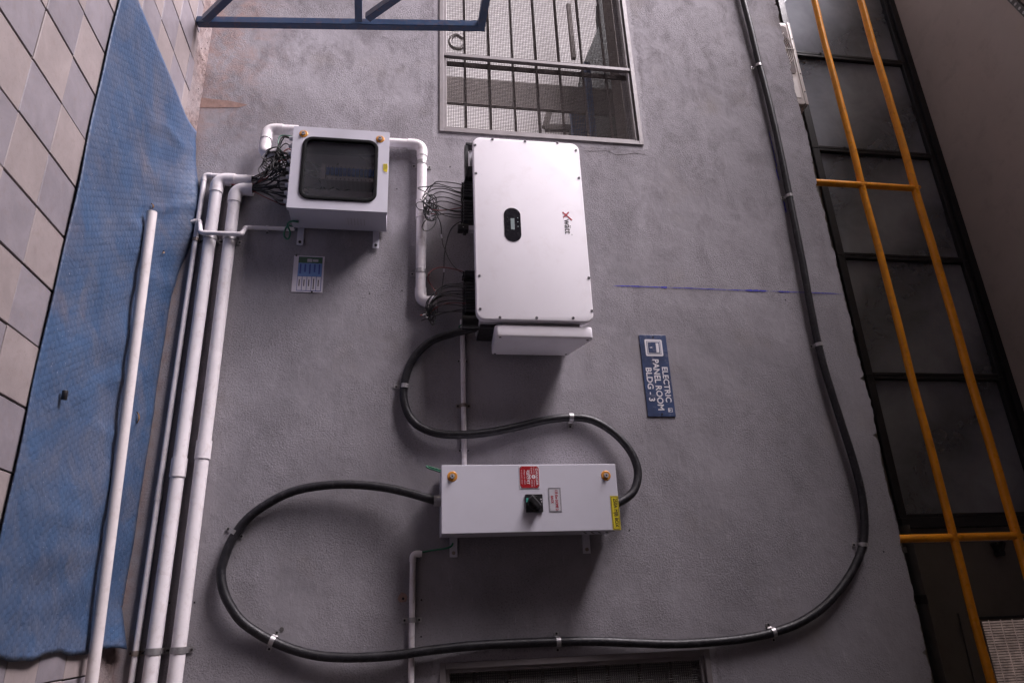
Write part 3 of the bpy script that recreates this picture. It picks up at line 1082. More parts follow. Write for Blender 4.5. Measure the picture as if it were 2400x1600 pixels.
# air conditioner outdoor unit
ax0, ax1, az1, ay = -5.205, -4.235, 5.045, 0.60
ac = thing('air_conditioner_unit', 'off white air conditioner outdoor unit peeking over the wall top', 'air conditioner', ((ax0 + ax1) / 2, ay, 4.42))
G().prism(rrect(ax0, ax1, 4.45, az1 - 0.030, 0.028), ay, ay + 0.30).obj('casing', 'ac_white', ac, smooth=30, bevel=0.008)
G().prism(rrect(ax0 - 0.004, ax1 + 0.004, az1 - 0.032, az1, 0.012), ay - 0.006, ay + 0.306).obj('lid', 'ac_white', ac, smooth=30, bevel=0.005)
G().box((ax0 + 0.05, ay + 0.02, 4.421), (ax0 + 0.15, ay + 0.28, 4.449)).obj('foot', 'black_plastic', ac)
G().box((ax1 - 0.15, ay + 0.02, 4.421), (ax1 - 0.05, ay + 0.28, 4.449)).obj('foot', 'black_plastic', ac)
fc = (ax0 + 0.33, 4.760)
g = G()
g.prism(rrect(ax0 + 0.045, ax0 + 0.62, 4.50, az1 - 0.050, 0.03), ay - 0.005, ay - 0.001)
gr = g.obj('fan_opening', 'rust_bar', ac)
g = G()
for k in range(12):
    rr = 0.04 + k * 0.0195
    g.tube([(fc[0] + rr * math.cos(a * math.pi / 20), ay - 0.010, fc[1] + rr * math.sin(a * math.pi / 20)) for a in range(41)], 0.0032, 5, cap=False)
for k in range(8):
    a = k * math.pi / 4
    g.bar((fc[0] + 0.03 * math.cos(a), ay - 0.013, fc[1] + 0.03 * math.sin(a)), (fc[0] + 0.268 * math.cos(a), ay - 0.013, fc[1] + 0.268 * math.sin(a)), 0.006, 0.004)
g.obj('fan_grille', 'ac_white', ac)
for x in (ax0 + 0.2, ax0 + 0.62, ax1 - 0.14):
    G().cyl((x, ay - 0.006, az1 - 0.014), (0, -1, 0), 0.007, 0.003, 8).obj('screw', 'screw', ac)
G().box((ax1 - 0.30, ay - 0.004, 4.70), (ax1 - 0.07, ay - 0.001, az1 - 0.06)).obj('service_panel', 'ac_white', ac, bevel=0.001)

# dark pipe lying along the balcony edge
g = G()
g.tube([(-0.46, 0.40, 4.845), (0.02, 0.40, 4.845)], 0.036, 16)
dp = thing('ledge_pipe', 'dark grey pipe running behind the wall top at the right', 'pipe', (1, 0.4, 4.845))
g.obj('pipe', 'dark_pipe', dp, smooth=50)
G().tube([(0.03, 0.40, 4.845), (3.1, 0.40, 4.845)], 0.036, 16).obj('pipe', 'dark_pipe', dp, smooth=50)
G().tube([(-0.01, 0.40, 4.845), (0.045, 0.40, 4.845)], 0.0405, 16).obj('coupling', 'black_plastic', dp, smooth=50)
for x in (-0.3, 1.0, 2.4):
    G().box((x - 0.02, 0.38, 4.421), (x + 0.02, 0.42, 4.812)).obj('support', 'dark_pipe', dp)

# V-shaped hanger on the pier
vb = thing('v_bracket', 'small black V shaped bracket on the upper wall beside the railing', 'bracket', (-0.28, GY, 6.2))
a, b, c = at(2327, 1272, GY - 0.03), at(2343, 1295, GY - 0.03), at(2349, 1270, GY - 0.03)
G().bar(a, b, 0.03, 0.04).obj('arm', 'black_plastic', vb)
G().bar(b + Vector((0.002, -0.001, 0)), c, 0.03, 0.042).obj('arm', 'black_plastic', vb)
G().cyl((b.x, GY + 0.0, b.z), (0, -1, 0), 0.028, 0.06, 10).obj('boss', 'black_plastic', vb)

# ribbed pale screen window, a glow put into its ribs standing in for daylight
M['glow_rib'] = paint('glowing_pink_screen', (0.55, 0.45, 0.42), 0.6, var=0.2, scale=25)
_t, _p = nt(M['glow_rib'])
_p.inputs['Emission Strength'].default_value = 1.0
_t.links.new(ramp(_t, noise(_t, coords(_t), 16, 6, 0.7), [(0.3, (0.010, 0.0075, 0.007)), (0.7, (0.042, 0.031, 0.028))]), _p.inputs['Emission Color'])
p0 = at(2297, 1452, GY - 0.03)
rs = thing('ribbed_screen', 'pale pinkish ribbed screen window with a glow added to its ribs at the lower right corner', 'screen', (p0.x + 0.4, GY, p0.z))
G().box((p0.x, GY - 0.03, p0.z), (p0.x + 1.3, GY - 0.003, CEIL - 0.02)).obj('backing', 'room_brown', rs)
x = p0.x + 0.012
while x < p0.x + 1.29:
    G().box((x, GY - 0.040, p0.z + 0.01), (x + 0.012, GY - 0.031, CEIL - 0.03)).obj('rib', 'glow_rib', rs)
    x += 0.0185
for k in range(8):
    z = p0.z + 0.06 + k * 0.105
    G().box((p0.x + 0.002, GY - 0.0445, z), (p0.x + 1.298, GY - 0.0405, z + 0.005)).obj('cross_wire', 'glow_rib', rs)
G().box((p0.x - 0.022, GY - 0.05, p0.z - 0.02), (p0.x - 0.001, GY - 0.003, CEIL - 0.002)).obj('frame', 'black_frame', rs)
# thin conduit on the pier
g = G()
g.tube([at(2246, 1436, GY - 0.01), at(2285, 1600, GY - 0.01), at(2330, 1790, GY - 0.01)], 0.006, 8)
o = g.obj('thin_wire', 'mesh_wire')
tag(o, 'thin pale wire fixed along the dark upper wall', 'wire')

# slotted angle and chain hanging under the soffit at the far corner
sa = thing('soffit_hanger', 'perforated steel hanger fixed under the brown soffit, upper right corner', 'hanger', (-4.9, 0.1, CEIL))
a, b = fp(2352, -22, CEIL - 0.03), fp(2440, 66, CEIL - 0.03)
G().bar(a, b, 0.05, 0.04, (0, 0, 1)).obj('angle_bar', 'dark_pipe', sa)
for k in range(9):
    q = a.lerp(b, (k + 0.5) / 9)
    G().cyl((q.x, q.y, q.z - 0.02), (0, 0, -1), 0.014, 0.004, 8).obj('bolt', 'zinc', sa)

# ================================================================== ELECTRICAL EQUIPMENT
# ---- DC combiner box
bx0, bx1, bz0, bz1, bd = -2.938, -2.336, 0.697, 1.297, 0.27
dc = thing('combiner_box', 'light grey electrical box with clear window in its door, wires below it', 'electrical box', (-2.637, 0, bz0))
# body as an open-fronted shell so the window shows its inside
g = G()
t_ = 0.004
g.box((bx0 + 0.006, -0.235, bz0 + 0.006), (bx0 + 0.006 + t_, -0.022, bz1 - 0.006))
g.box((bx1 - 0.006 - t_, -0.235, bz0 + 0.006), (bx1 - 0.006, -0.022, bz1 - 0.006))
g.box((bx0 + 0.006 + t_, -0.235, bz0 + 0.006), (bx1 - 0.006 - t_, -0.022, bz0 + 0.006 + t_))
g.box((bx0 + 0.006 + t_, -0.235, bz1 - 0.006 - t_), (bx1 - 0.006 - t_, -0.022, bz1 - 0.006))
g.box((bx0 + 0.006 + t_, -0.026, bz0 + 0.006 + t_), (bx1 - 0.006 - t_, -0.022, bz1 - 0.006 - t_))
body = g.obj('body', 'box_grey', dc)
gx0, gx1, gz0, gz1 = -2.862, -2.400, 0.760, 1.230
rd = 0.065


def grid_ring(outer, inner):
    return outer, inner


# door leaf with a rounded opening
n_arc = 8
inner = rrect(gx0 + 0.012, gx1 - 0.012, gz0 + 0.012, gz1 - 0.012, rd - 0.012, n_arc)
outer = []
cx, cz = (bx0 + bx1) / 2, (bz0 + bz1) / 2
for (x, z) in inner:
    # project every point of the opening outwards on the door's outline
    dx, dz = x - (gx0 + gx1) / 2, z - (gz0 + gz1) / 2
    k = max(abs(dx) / ((gx1 - gx0) / 2 - 0.012), abs(dz) / ((gz1 - gz0) / 2 - 0.012))
    ux, uz = dx / k / ((gx1 - gx0) / 2 - 0.012), dz / k / ((gz1 - gz0) / 2 - 0.012)
    outer.append((cx + ux * (bx1 - bx0) / 2, cz + uz * (bz1 - bz0) / 2))
# make the four corners exact
for (sx_, sz_) in ((bx1, bz1), (bx0, bz1), (bx0, bz0), (bx1, bz0)):
    i = min(range(len(outer)), key=lambda q: (outer[q][0] - sx_) ** 2 + (outer[q][1] - sz_) ** 2)
    outer[i] = (sx_, sz_)
door = G().ring(outer, inner, -bd, -0.238).obj('door', 'box_grey', dc)
G().ring(rrect(gx0, gx1, gz0, gz1, rd, n_arc), rrect(gx0 + 0.024, gx1 - 0.024, gz0 + 0.024, gz1 - 0.024, rd - 0.024, n_arc), -bd - 0.008, -bd + 0.012).obj('gasket', 'rubber', door, bevel=0.004, smooth=50)
G().prism(rrect(gx0 + 0.018, gx1 - 0.018, gz0 + 0.018, gz1 - 0.018, rd - 0.018, n_arc), -bd + 0.013, -bd + 0.016).obj('window_pane', 'acrylic', door)
for q in ((711.5, 314), (891, 326.5)):
    p = wp(*q, bd)
    lk = G().cyl((p.x, -bd, p.z), (0, -1, 0), 0.0275, 0.003, 24, 0.024).obj('lock', 'brass_ring', door, smooth=40)
    G().cyl((p.x, -bd - 0.003, p.z), (0, -1, 0), 0.0135, 0.012, 18, 0.0115).obj('lock_barrel', 'chrome', lk, smooth=40)
    G().box((p.x - 0.002, -bd - 0.0165, p.z - 0.007), (p.x + 0.002, -bd - 0.0151, p.z + 0.007)).obj('key_slot', 'ink_black', lk)
# torn yellow sticker
p = wp(903, 395, bd)
g = G()
st = [(-0.034, -0.016), (-0.036, 0.014), (-0.006, 0.018), (0.026, 0.016), (0.038, 0.012), (0.034, -0.002), (0.020, -0.016)]
g.prism([(p.x + a, p.z + b) for a, b in st], -bd - 0.0014, -bd - 0.0006)
g.obj('sticker', 'paper', door)
st = G().prism([(p.x + a * 0.86 - 0.004, p.z + b * 0.85) for a, b in st], -bd - 0.0022, -bd - 0.0015).obj('sticker', 'label_yellow', door)
for k in range(3):
    G().box((p.x - 0.030, -bd - 0.0027, p.z - 0.009 + k * 0.0075), (p.x + 0.014 - 0.005 * k, -bd - 0.0023, p.z - 0.0065 + k * 0.0075)).obj('print', 'ink_black', door)
# contents: mounting plate, breakers on their rail, cable duct, wires
G().box((bx0 + 0.04, -0.045, bz0 + 0.04), (bx1 - 0.04, -0.040, bz1 - 0.04)).obj('mounting_plate', 'inv_white', body)
G().box((-2.80, -0.062, 0.985), (-2.40, -0.046, 1.020)).obj('din_rail', 'zinc', body)
bz = 0.952
for k in range(12):
    x = -2.655
    z = 0.905 + k * 0.0262
    b = G().box((x - 0.055, -0.195, z), (x + 0.055, -0.063, z + 0.0255)).obj('breaker', 'breaker', body, bevel=0.0012, segs=1)
    G().box((x - 0.028, -0.212, z + 0.002), (x + 0.024, -0.1955, z + 0.0235)).obj('switch_face', 'breaker_blue', b)
    for s in (-1, 1):
        G().cyl((x + s * 0.045, -0.1952, z + 0.0128), (0, -1, 0), 0.0045, 0.001, 8).obj('terminal', 'ink_black', b)
G().box((-2.715, -0.200, 0.872), (-2.60, -0.063, 0.902)).obj('surge_arrester', 'breaker', body, bevel=0.002)
G().box((-2.555, -0.150, 0.80), (-2.495, -0.047, 1.225)).obj('cable_duct', 'inv_grey', body, bevel=0.002)
for k in range(14):
    x0_ = -2.86 + RND.uniform(0, 0.44)
    pts = [(x0_, -0.10, 0.71), (x0_ + RND.uniform(-0.05, 0.05), -0.09 - RND.uniform(0, 0.06), 0.80), (-2.72 + RND.uniform(-0.1, 0.2), -0.10, 0.90 + RND.uniform(0, 0.25))]
    G().tube(spline(pts, 7), 0.0036, 6).obj('wire', 'wire' if k % 4 else 'paper', body, smooth=60)
for k in range(3):
    pts = [(-2.85 + 0.03 * k, -0.12, 1.10 + 0.05 * k), (-2.78, -0.12, 1.17), (-2.66 - 0.02 * k, -0.10, 1.235)]
    G().tube(spline(pts, 7), 0.005, 6).obj('wire', 'inv_grey', body, smooth=60)
# louvre slits on the right-hand side
for k in range(6):
    G().box((bx1 - 0.0065, -0.17, 1.05 + k * 0.02), (bx1 - 0.0045, -0.09, 1.056 + k * 0.02)).obj('louvre', 'inv_grey', body)
G().cyl((bx1 - 0.006, -0.11, bz0 + 0.045), (1, 0, 0), 0.009, 0.012, 8).obj('earth_stud', 'zinc', body)
# wall lugs
for z in (0.752, 1.225):
    for x0_, x1_ in ((bx1 - 0.012, bx1 + 0.115), (bx0 - 0.115, bx0 + 0.012)):
        l = G().box((x0_, -0.020, z - 0.020), (x1_, -0.014, z + 0.020)).obj('wall_lug', 'box_grey', dc, bevel=0.0012, segs=1)
        xx = x1_ - 0.02 if x0_ > -2.6 else x0_ + 0.02
        G().cyl((xx, -0.020, z), (0, -1, 0), 0.010, 0.005, 6).obj('bolt', 'screw', l)
# cable glands underneath
GLANDS = []
for row, (dd, n) in enumerate(((0.195, 9), (0.110, 8))):
    for k in range(n):
        x = -2.895 + (k + 0.5 * row) * 0.0585
        gl = G()
        gl.cyl((x, -dd, bz0 + 0.008), (0, 0, -1), 0.0185, 0.020, 8)
        gl.cyl((x, -dd, bz0 - 0.012), (0, 0, -1), 0.0165, 0.022, 14, 0.012)
        gl.obj('cable_gland', 'gland', dc, smooth=40)
        GLANDS.append(Vector((x, -dd, bz0 - 0.033)))

# ---- inverter
ix0, ix1, iz0, iz1, idp = -2.886, -1.598, 1.829, 2.537, 0.35
inv = thing('solar_inverter', 'large white wall mounted inverter with black display and red X logo', 'inverter', ((ix0 + ix1) / 2, 0, iz0))
cover = G().prism(rrect(ix0, ix1, iz0, iz1, 0.055, 8), -idp, -idp + 0.045).obj('front_cover', 'inv_white', inv, bevel=0.008, segs=3, smooth=40)
G().box((ix0 + 0.03, -idp + 0.046, iz0 + 0.025), (ix1 - 0.004, -0.06, iz1 - 0.052)).obj('case', 'inv_grey', inv, bevel=0.006)
G().box((ix0 + 0.06, -0.10, iz0 + 0.06), (ix1 - 0.02, -0.012, iz1 - 0.06)).obj('heat_sink', 'black_plastic', inv)
# side cover of the fan tray, standing proud on the right
sidep = G()
sidep.v = []
o2 = []
for (dpt, z0_, z1_) in ((0.330, 1.950, 2.528), (0.020, 1.955, 2.475)):
    pass
pr = [(-0.330, 1.952), (-0.330, 2.522), (-0.30, 2.534), (-0.020, 2.440), (-0.020, 1.958), (-0.31, 1.938)]
nn = len(pr)
sidep.add([(ix1 + 0.020, y, z) for y, z in pr] + [(ix1 + 0.095, y, z) for y, z in pr],
          [tuple(range(nn)), tuple(range(2 * nn - 1, nn - 1, -1))] + [(i, (i + 1) % nn, nn + (i + 1) % nn, nn + i) for i in range(nn)])
sc_ = sidep.obj('side_cover', 'inv_white', inv, bevel=0.010, segs=3, smooth=40)
G().box((ix1 - 0.006, -0.30, 1.99), (ix1 + 0.021, -0.03, 2.46)).obj('fan_tray', 'inv_grey', inv)
for q in ((-0.315, 1.970), (-0.300, 2.500), (-0.04, 1.975), (-0.05, 2.425)):
    G().cyl((ix1 + 0.094, q[0], q[1]), (1, 0, 0), 0.008, 0.0022, 8).obj('screw', 'screw', sc_)
for q in ((1154.3, 327), (1230.8, 331.3), (1307, 334.7), (1111.4, 340.2), (1350, 352), (1357, 417), (1380, 651), (1387.5, 728), (1258, 744.4), (1343.4, 745), (1113.5, 406), (1121.7, 646), (1123.7, 724), (1172, 743.6)):
    p = wp(q[0] + (2 if q[0] < 1130 else 0), q[1], idp)
    s = G().cyl((p.x, -idp, p.z), (0, -1, 0), 0.0095, 0.0035, 12, 0.0075).obj('cover_screw', 'steel_screw', cover, smooth=30)
    G().cyl((p.x + 0.0006, -idp - 0.0035, p.z), (0, -1, 0), 0.0042, 0.0008, 6).obj('hex_socket', 'ink_black', s)
# display
p0, p1 = wp(1180, 526, idp), wp(1219, 526, idp)
dx0, dx1 = -2.362, -2.123
dz0, dz1 = 2.014, 2.119
disp = G().prism(rrect(dx0, dx1, dz0, dz1, 0.0515, 10), -idp - 0.003, -idp - 0.0005).obj('display_panel', 'panel_black', cover, bevel=0.001, segs=1)
G().box((-2.286, -idp - 0.0045, 2.055), (-2.206, -idp - 0.0031, 2.079)).obj('screen', 'lcd', disp)
for k, x in enumerate((-2.290, -2.262, -2.229, -2.20)):
    if k < 3:
        G().cyl((x, -idp - 0.003, 2.100), (0, -1, 0), 0.0035, 0.0012, 8).obj('status_light', 'lcd', disp)
    G().box((x - 0.004, -idp - 0.0042, 2.031), (x + 0.010, -idp - 0.0031, 2.040)).obj('button', 'rubber', disp)
# logo: red X with a long stroke, then the word
lx, lz = -2.331, 2.412
for k, (a, b, w) in enumerate((((-0.022, 0.020), (0.0, 0.0), 0.0085), ((-0.020, -0.021), (0.036, 0.037), 0.0085), ((0.0, 0.0), (0.019, -0.019), 0.0085))):
    A_, B_ = Vector((lx + a[0], -idp - 0.001 - 0.0004 * k, lz + a[1])), Vector((lx + b[0], -idp - 0.001 - 0.0004 * k, lz + b[1]))
    G().bar(A_, B_, w, 0.0006).obj('logo_stroke', 'ink_red', cover)
G().cyl((lx, -idp - 0.0006, lz), (0, -1, 0), 0.0095, 0.002, 10).obj('logo_stroke', 'ink_red', cover)
lettering('w\u00e4tt', -2.300, -2.196, 2.398, 2.437, idp + 0.0012, 'ink_black', cover, bold=0.0006)
lettering('\u00ae', -2.194, -2.185, 2.436, 2.445, idp + 0.0012, 'ink_black', cover)
# connectors under the inverter
CONN = []


def connectors(y0, y1, n, x_end=1086, dd=0.20):
    for k in range(n):
        ya = y0 + (y1 - y0) * k / n
        yb = y0 + (y1 - y0) * (k + 1) / n
        a, b = wp(x_end, ya, dd), wp(x_end, yb, dd)
        for lay in (0.0, 0.055):
            g = G()
            g.box((a.x + 0.002, -dd - 0.022 + lay, a.z), (b.x - 0.002, -dd + 0.022 + lay, iz0 + 0.035))
            g.box((a.x + 0.006, -dd - 0.014 + lay, a.z - 0.012), (b.x - 0.006, -dd + 0.014 + lay, a.z - 0.001))
            g.obj('connector', 'black_plastic', inv, bevel=0.0025, segs=1)


connectors(428, 465, 6)
connectors(472, 521, 7)
connectors(636, 649, 2, 1089)
connectors(663, 735, 10, 1090)
# communication dongle
a, b = wp(1072, 529, 0.21), wp(1110, 545, 0.21)
dg = G().box((a.x, -0.235, a.z), (b.x, -0.185, a.z + 0.07)).obj('dongle', 'black_plastic', inv, bevel=0.006)
G().box((a.x + 0.006, -0.231, a.z + 0.0705), (b.x - 0.006, -0.189, iz0 + 0.03)).obj('dongle_nut', 'inv_grey', dg)
G().cyl(((a.x + b.x) / 2, -0.2352, a.z + 0.035), (0, -1, 0), 0.003, 0.001, 8).obj('status_light', 'ink_white', dg)
G().cyl((b.x - 0.012, -0.21, a.z + 0.045), (1, 0, 0), 0.012, 0.03, 12).obj('knob', 'black_plastic', dg)
# black DC switch cage with a pale label
a, b = wp(1092, 341, 0.22), wp(1084, 421, 0.22)
g = G()
zz = a.z
g.box((a.x, -0.255, zz - 0.005), (a.x + 0.022, -0.185, iz0 + 0.03))
g.box((a.x + 0.022, -0.255, zz - 0.012), (b.x, -0.185, zz + 0.012))
g.box((b.x - 0.085, -0.2545, zz + 0.012), (b.x, -0.1855, iz0 + 0.03))
sw = g.obj('switch_cage', 'black_plastic', inv, bevel=0.003, segs=1)
G().box((a.x + 0.04, -0.225, zz + 0.022), (b.x - 0.10, -0.215, iz0 + 0.02)).obj('switch_label', 'label_clear', inv)
# cable outlet hood on the lower right of the inverter
G().cyl((ix1 - 0.04, -0.20, iz0 + 0.10), (0, 0, -1), 0.045, 0.17, 16).obj('cable_outlet', 'black_plastic', inv, smooth=40)
G().box((ix1 - 0.02, -0.27, iz0 + 0.03), (ix1 + 0.018, -0.05, 1.955)).obj('terminal_hood', 'black_plastic', inv, bevel=0.004)

# ---- MJB switch box
mx0, mx1, mz0, mz1, md = -0.767, -0.4025, 1.630, 2.6135, 0.26
mj = thing('switch_box', 'tall grey metal switch box with red danger plate and rotary handle', 'electrical box', ((mx0 + mx1) / 2, 0, mz0))
G().box((mx0 + 0.004, -md + 0.024, mz0 + 0.004), (mx1 - 0.004, -0.022, mz1 - 0.004)).obj('body', 'box_grey', mj, bevel=0.003)
mdoor = G().box((mx0, -md, mz0), (mx1, -md + 0.021, mz1)).obj('door', 'box_grey', mj, bevel=0.003)
for q in ((1060, 1116), (1420, 1114)):
    p = wp(*q, md)
    lk = G().cyl((p.x, -md, p.z), (0, -1, 0), 0.0285, 0.003, 24, 0.025).obj('lock', 'brass_ring', mdoor, smooth=40)
    G().cyl((p.x, -md - 0.003, p.z), (0, -1, 0), 0.0145, 0.011, 18, 0.0125).obj('lock_barrel', 'chrome', lk, smooth=40)
    G().cyl((p.x, -md - 0.014, p.z), (0, -1, 0), 0.0045, 0.0008, 10).obj('key_slot', 'ink_black', lk)
# danger plate
a, b = wp(1215.5, 1091.5, md), wp(1267, 1143.5, md)
px0, px1, pz0, pz1 = a.x, b.x, a.z + 0.002, wp(1264, 1115, md).z
dgp = plate('danger_plate', px0, px1, pz0, pz1, md + 0.0005, md + 0.0022, 'ink_white', mdoor)
w_, h_ = px1 - px0, pz1 - pz0
oc = []
m_ = 0.0025
c_ = 0.009
for (x, z) in ((px0 + m_, pz0 + m_ + c_), (px0 + m_ + c_, pz0 + m_ + c_), (px0 + m_ + c_, pz0 + m_), (px1 - m_ - c_, pz0 + m_), (px1 - m_ - c_, pz0 + m_ + c_), (px1 - m_, pz0 + m_ + c_),
               (px1 - m_, pz1 - m_ - c_), (px1 - m_ - c_, pz1 - m_ - c_), (px1 - m_ - c_, pz1 - m_), (px0 + m_ + c_, pz1 - m_), (px0 + m_ + c_, pz1 - m_ - c_), (px0 + m_, pz1 - m_ - c_)):
    oc.append((x, z))
G().prism(oc, -md - 0.0030, -md - 0.0023).obj('red_face', 'danger_red', dgp)
for (x, z) in ((px0 + 0.008, pz0 + 0.008), (px1 - 0.008, pz0 + 0.008), (px0 + 0.008, pz1 - 0.008), (px1 - 0.008, pz1 - 0.008)):
    G().cyl((x, -md - 0.0022, z), (0, -1, 0), 0.003, 0.001, 8).obj('rivet', 'ink_black', dgp)


def dtext(s, u0, u1, v0, v1, bold=0.0):
    lettering(s, px0 + w_ * u0, px0 + w_ * u1, pz0 + h_ * v0, pz0 + h_ * v1, md + 0.0034, 'ink_white', dgp, bold)


dtext('DANGER', 0.13, 0.87, 0.815, 0.925, 0.0004)
dtext('ELECTRIC', 0.07, 0.36, 0.705, 0.755)
dtext('DANGEROUS', 0.62, 0.93, 0.705, 0.755)
dtext('415/440', 0.07, 0.36, 0.57, 0.65)
dtext('VOLTS', 0.62, 0.93, 0.57, 0.65)
dtext('\u0916\u0924\u0930\u093e', 0.18, 0.82, 0.35, 0.50, 0.0003)
dtext('\u0935\u093f\u0926\u094d\u092f\u0941\u0924 \u0915\u093e \u0927\u094b\u0915\u093e', 0.16, 0.84, 0.21, 0.285)
dtext('415/440 \u0935\u094b\u0932\u094d\u091f', 0.18, 0.82, 0.08, 0.145)
sx_, sz_ = px0 + w_ * 0.49, pz0 + h_ * 0.70
G().cyl((sx_, -md - 0.0031, sz_), (0, -1, 0), 0.0115, 0.0006, 14).obj('skull', 'ink_white', dgp)
for s in (-1, 1):
    G().cyl((sx_ + s * 0.004, -md - 0.0037, sz_), (0, -1, 0), 0.0025, 0.0004, 8).obj('skull', 'danger_red', dgp)
    G().bar((sx_ - 0.012, -md - 0.0034 - 0.0003 * s, sz_ - 0.022 - s * 0.006), (sx_ + 0.012, -md - 0.0034 - 0.0003 * s, sz_ - 0.022 + s * 0.006), 0.0035, 0.0004).obj('crossbone', 'ink_white', dgp)
# rotary handle
a, b = wp(1231, 1158, md), wp(1270, 1198, md)
hx0, hx1, hz0, hz1 = a.x, b.x + 0.004, a.z - 0.002, a.z + 0.094
hb = G().box((hx0, -md - 0.012, hz0), (hx1, -md - 0.0005, hz1)).obj('handle_plate', 'black_plastic', mdoor, bevel=0.003, segs=1)
hc = ((hx0 + hx1) / 2, (hz0 + hz1) / 2)
G().cyl((hc[0], -md - 0.0125, hc[1]), (0, -1, 0), 0.040, 0.016, 24, 0.036).obj('handle_hub', 'black_plastic', hb, smooth=40)
g = G()
g.bar((hc[0] - 0.030, -md - 0.036, hc[1] - 0.026), (hc[0] + 0.030, -md - 0.036, hc[1] + 0.026), 0.032, 0.026)
g.obj('handle_grip', 'black_plastic', hb, bevel=0.006)
G().box((hx0 + 0.022, -md - 0.0132, hz0 + 0.004), (hx0 + 0.044, -md - 0.0121, hz0 + 0.018)).obj('on_mark', 'teal', hb)
G().box((hx0 + 0.026, -md - 0.0132, hz1 - 0.016), (hx0 + 0.032, -md - 0.0121, hz1 - 0.006)).obj('off_mark', 'ink_white', hb)
G().box((hx0 + 0.040, -md - 0.0132, hz1 - 0.010), (hx0 + 0.045, -md - 0.0121, hz1 - 0.004)).obj('off_mark', 'ink_white', hb)
# paper label
a, b = wp(1284, 1142.5, md), wp(1317, 1199, md)
lx0, lx1, lz0, lz1 = a.x, b.x, a.z, b.z
lb = plate('paper_label', lx0, lx1, lz0, lz1, md + 0.0004, md + 0.0012, 'label_clear', mdoor)
for (i0, i1) in ((0.001, 0.0022), (0.005, 0.0060)):
    q = [(lx0 + i0, lz0 + i0), (lx1 - i0, lz0 + i0), (lx1 - i0, lz1 - i0), (lx0 + i0, lz1 - i0)]
    q2 = [(lx0 + i1, lz0 + i1), (lx1 - i1, lz0 + i1), (lx1 - i1, lz1 - i1), (lx0 + i1, lz1 - i1)]
    G().ring(q, q2, -md - 0.0017, -md - 0.0013).obj('border_line', 'ink_black', lb)
lettering('125 Kw DOME 2', lx0 + 0.014, lx1 - 0.010, lz1 - 0.033, lz1 - 0.018, md + 0.0016, 'ink_red', lb, 0.0005)
lettering('BACK', lx0 + 0.045, lx1 - 0.046, lz1 - 0.057, lz1 - 0.043, md + 0.0016, 'ink_red', lb, 0.0005)
# yellow label at the top right
a = wp(1431.5, 1161.5, md)
yx0, yx1, yz0, yz1 = a.x, mx1 - 0.002, mz1 - 0.047, mz1 - 0.0015
yl = plate('yellow_label', yx0, yx1, yz0, yz1, md + 0.0004, md + 0.0014, 'label_yellow', mdoor)
G().ring(rrect(yx0 + 0.003, yx1 - 0.003, yz0 + 0.003, yz1 - 0.003, 0.008), rrect(yx0 + 0.0055, yx1 - 0.0055, yz0 + 0.0055, yz1 - 0.0055, 0.006), -md - 0.0019, -md - 0.0015).obj('border_line', 'ink_black', yl)
lettering('250A MJB BOX', yx0 + 0.014, yx1 - 0.014, yz0 + 0.010, yz1 - 0.009, md + 0.0018, 'ink_black', yl, 0.0005)
# lugs, louvres
for z in (1.712, 2.475):
    for x0_, x1_ in ((mx1 - 0.01, mx1 + 0.100), (mx0 - 0.045, mx0 + 0.01)):
        l = G().box((x0_, -0.020, z - 0.022), (x1_, -0.013, z + 0.022)).obj('wall_lug', 'box_grey', mj, bevel=0.0012, segs=1)
        xx = x1_ - 0.022 if x0_ > -0.6 else x0_ + 0.016
        G().cyl((xx, -0.020, z), (0, -1, 0), 0.011, 0.006, 6).obj('bolt', 'zinc_rust', l)
for k in range(4):
    z = 2.43 + k * 0.042
    G().bar((mx1 - 0.0036, -0.16, z), (mx1 - 0.0036, -0.10, z + 0.028), 0.010, 0.003, (1, 0, 0)).obj('louvre', 'ink_black', mj)

# ---- blue room sign
sx0, sx1, sz0, sz1 = -1.667, -1.115, 2.937, 3.1205
sg = thing('room_sign', 'weathered blue sign reading ELECTRIC PANEL ROOM BLDG - 3 on the wall', 'sign', ((sx0 + sx1) / 2, 0, sz0))
face = plate('board', sx0, sx1, sz0, sz1, 0.001, 0.007, 'sign_blue', sg, bevel=0.001)


def srect(a, b, c, d, y, mat, name='print', r=0.0):
    return plate(name, a, b, c, d, y, y + 0.0005, mat, face, r)


S = lambda zx, zy: wp(1480 + zx / 7.127, 770 + zy / 7.127, 0.007)
icx0, icx1, icz0, icz1 = S(0, 172).x, S(0, 452).x, S(215, 200).z, S(515, 300).z
srect(icx0, icx1, icz0, icz1, 0.0075, 'ink_white', 'pictogram', 0.010)
srect(icx0 + 0.013, icx1 - 0.013, icz0 + 0.012, icz1 - 0.012, 0.0081, 'sign_blue', 'pictogram')
srect(icx0 + 0.016, icx1 - 0.016, icz0 + 0.015, icz1 - 0.015, 0.0087, 'ink_white', 'pictogram')
srect(icx0 + 0.0205, icx1 - 0.0205, icz0 + 0.0195, icz1 - 0.0195, 0.0093, 'sign_blue', 'pictogram')
srect(icx0 + 0.026, icx1 - 0.026, icz1 - 0.045, icz1 - 0.026, 0.0099, 'ink_white', 'pictogram')
zx = (icx0 + icx1) / 2
G().prism([(zx - 0.004, icz0 + 0.047), (zx + 0.004, icz0 + 0.047), (zx + 0.001, icz0 + 0.039), (zx + 0.005, icz0 + 0.039), (zx - 0.003, icz0 + 0.026), (zx - 0.0005, icz0 + 0.036), (zx - 0.005, icz0 + 0.036)], -0.0104, -0.0099).obj('pictogram', 'ink_white', face)
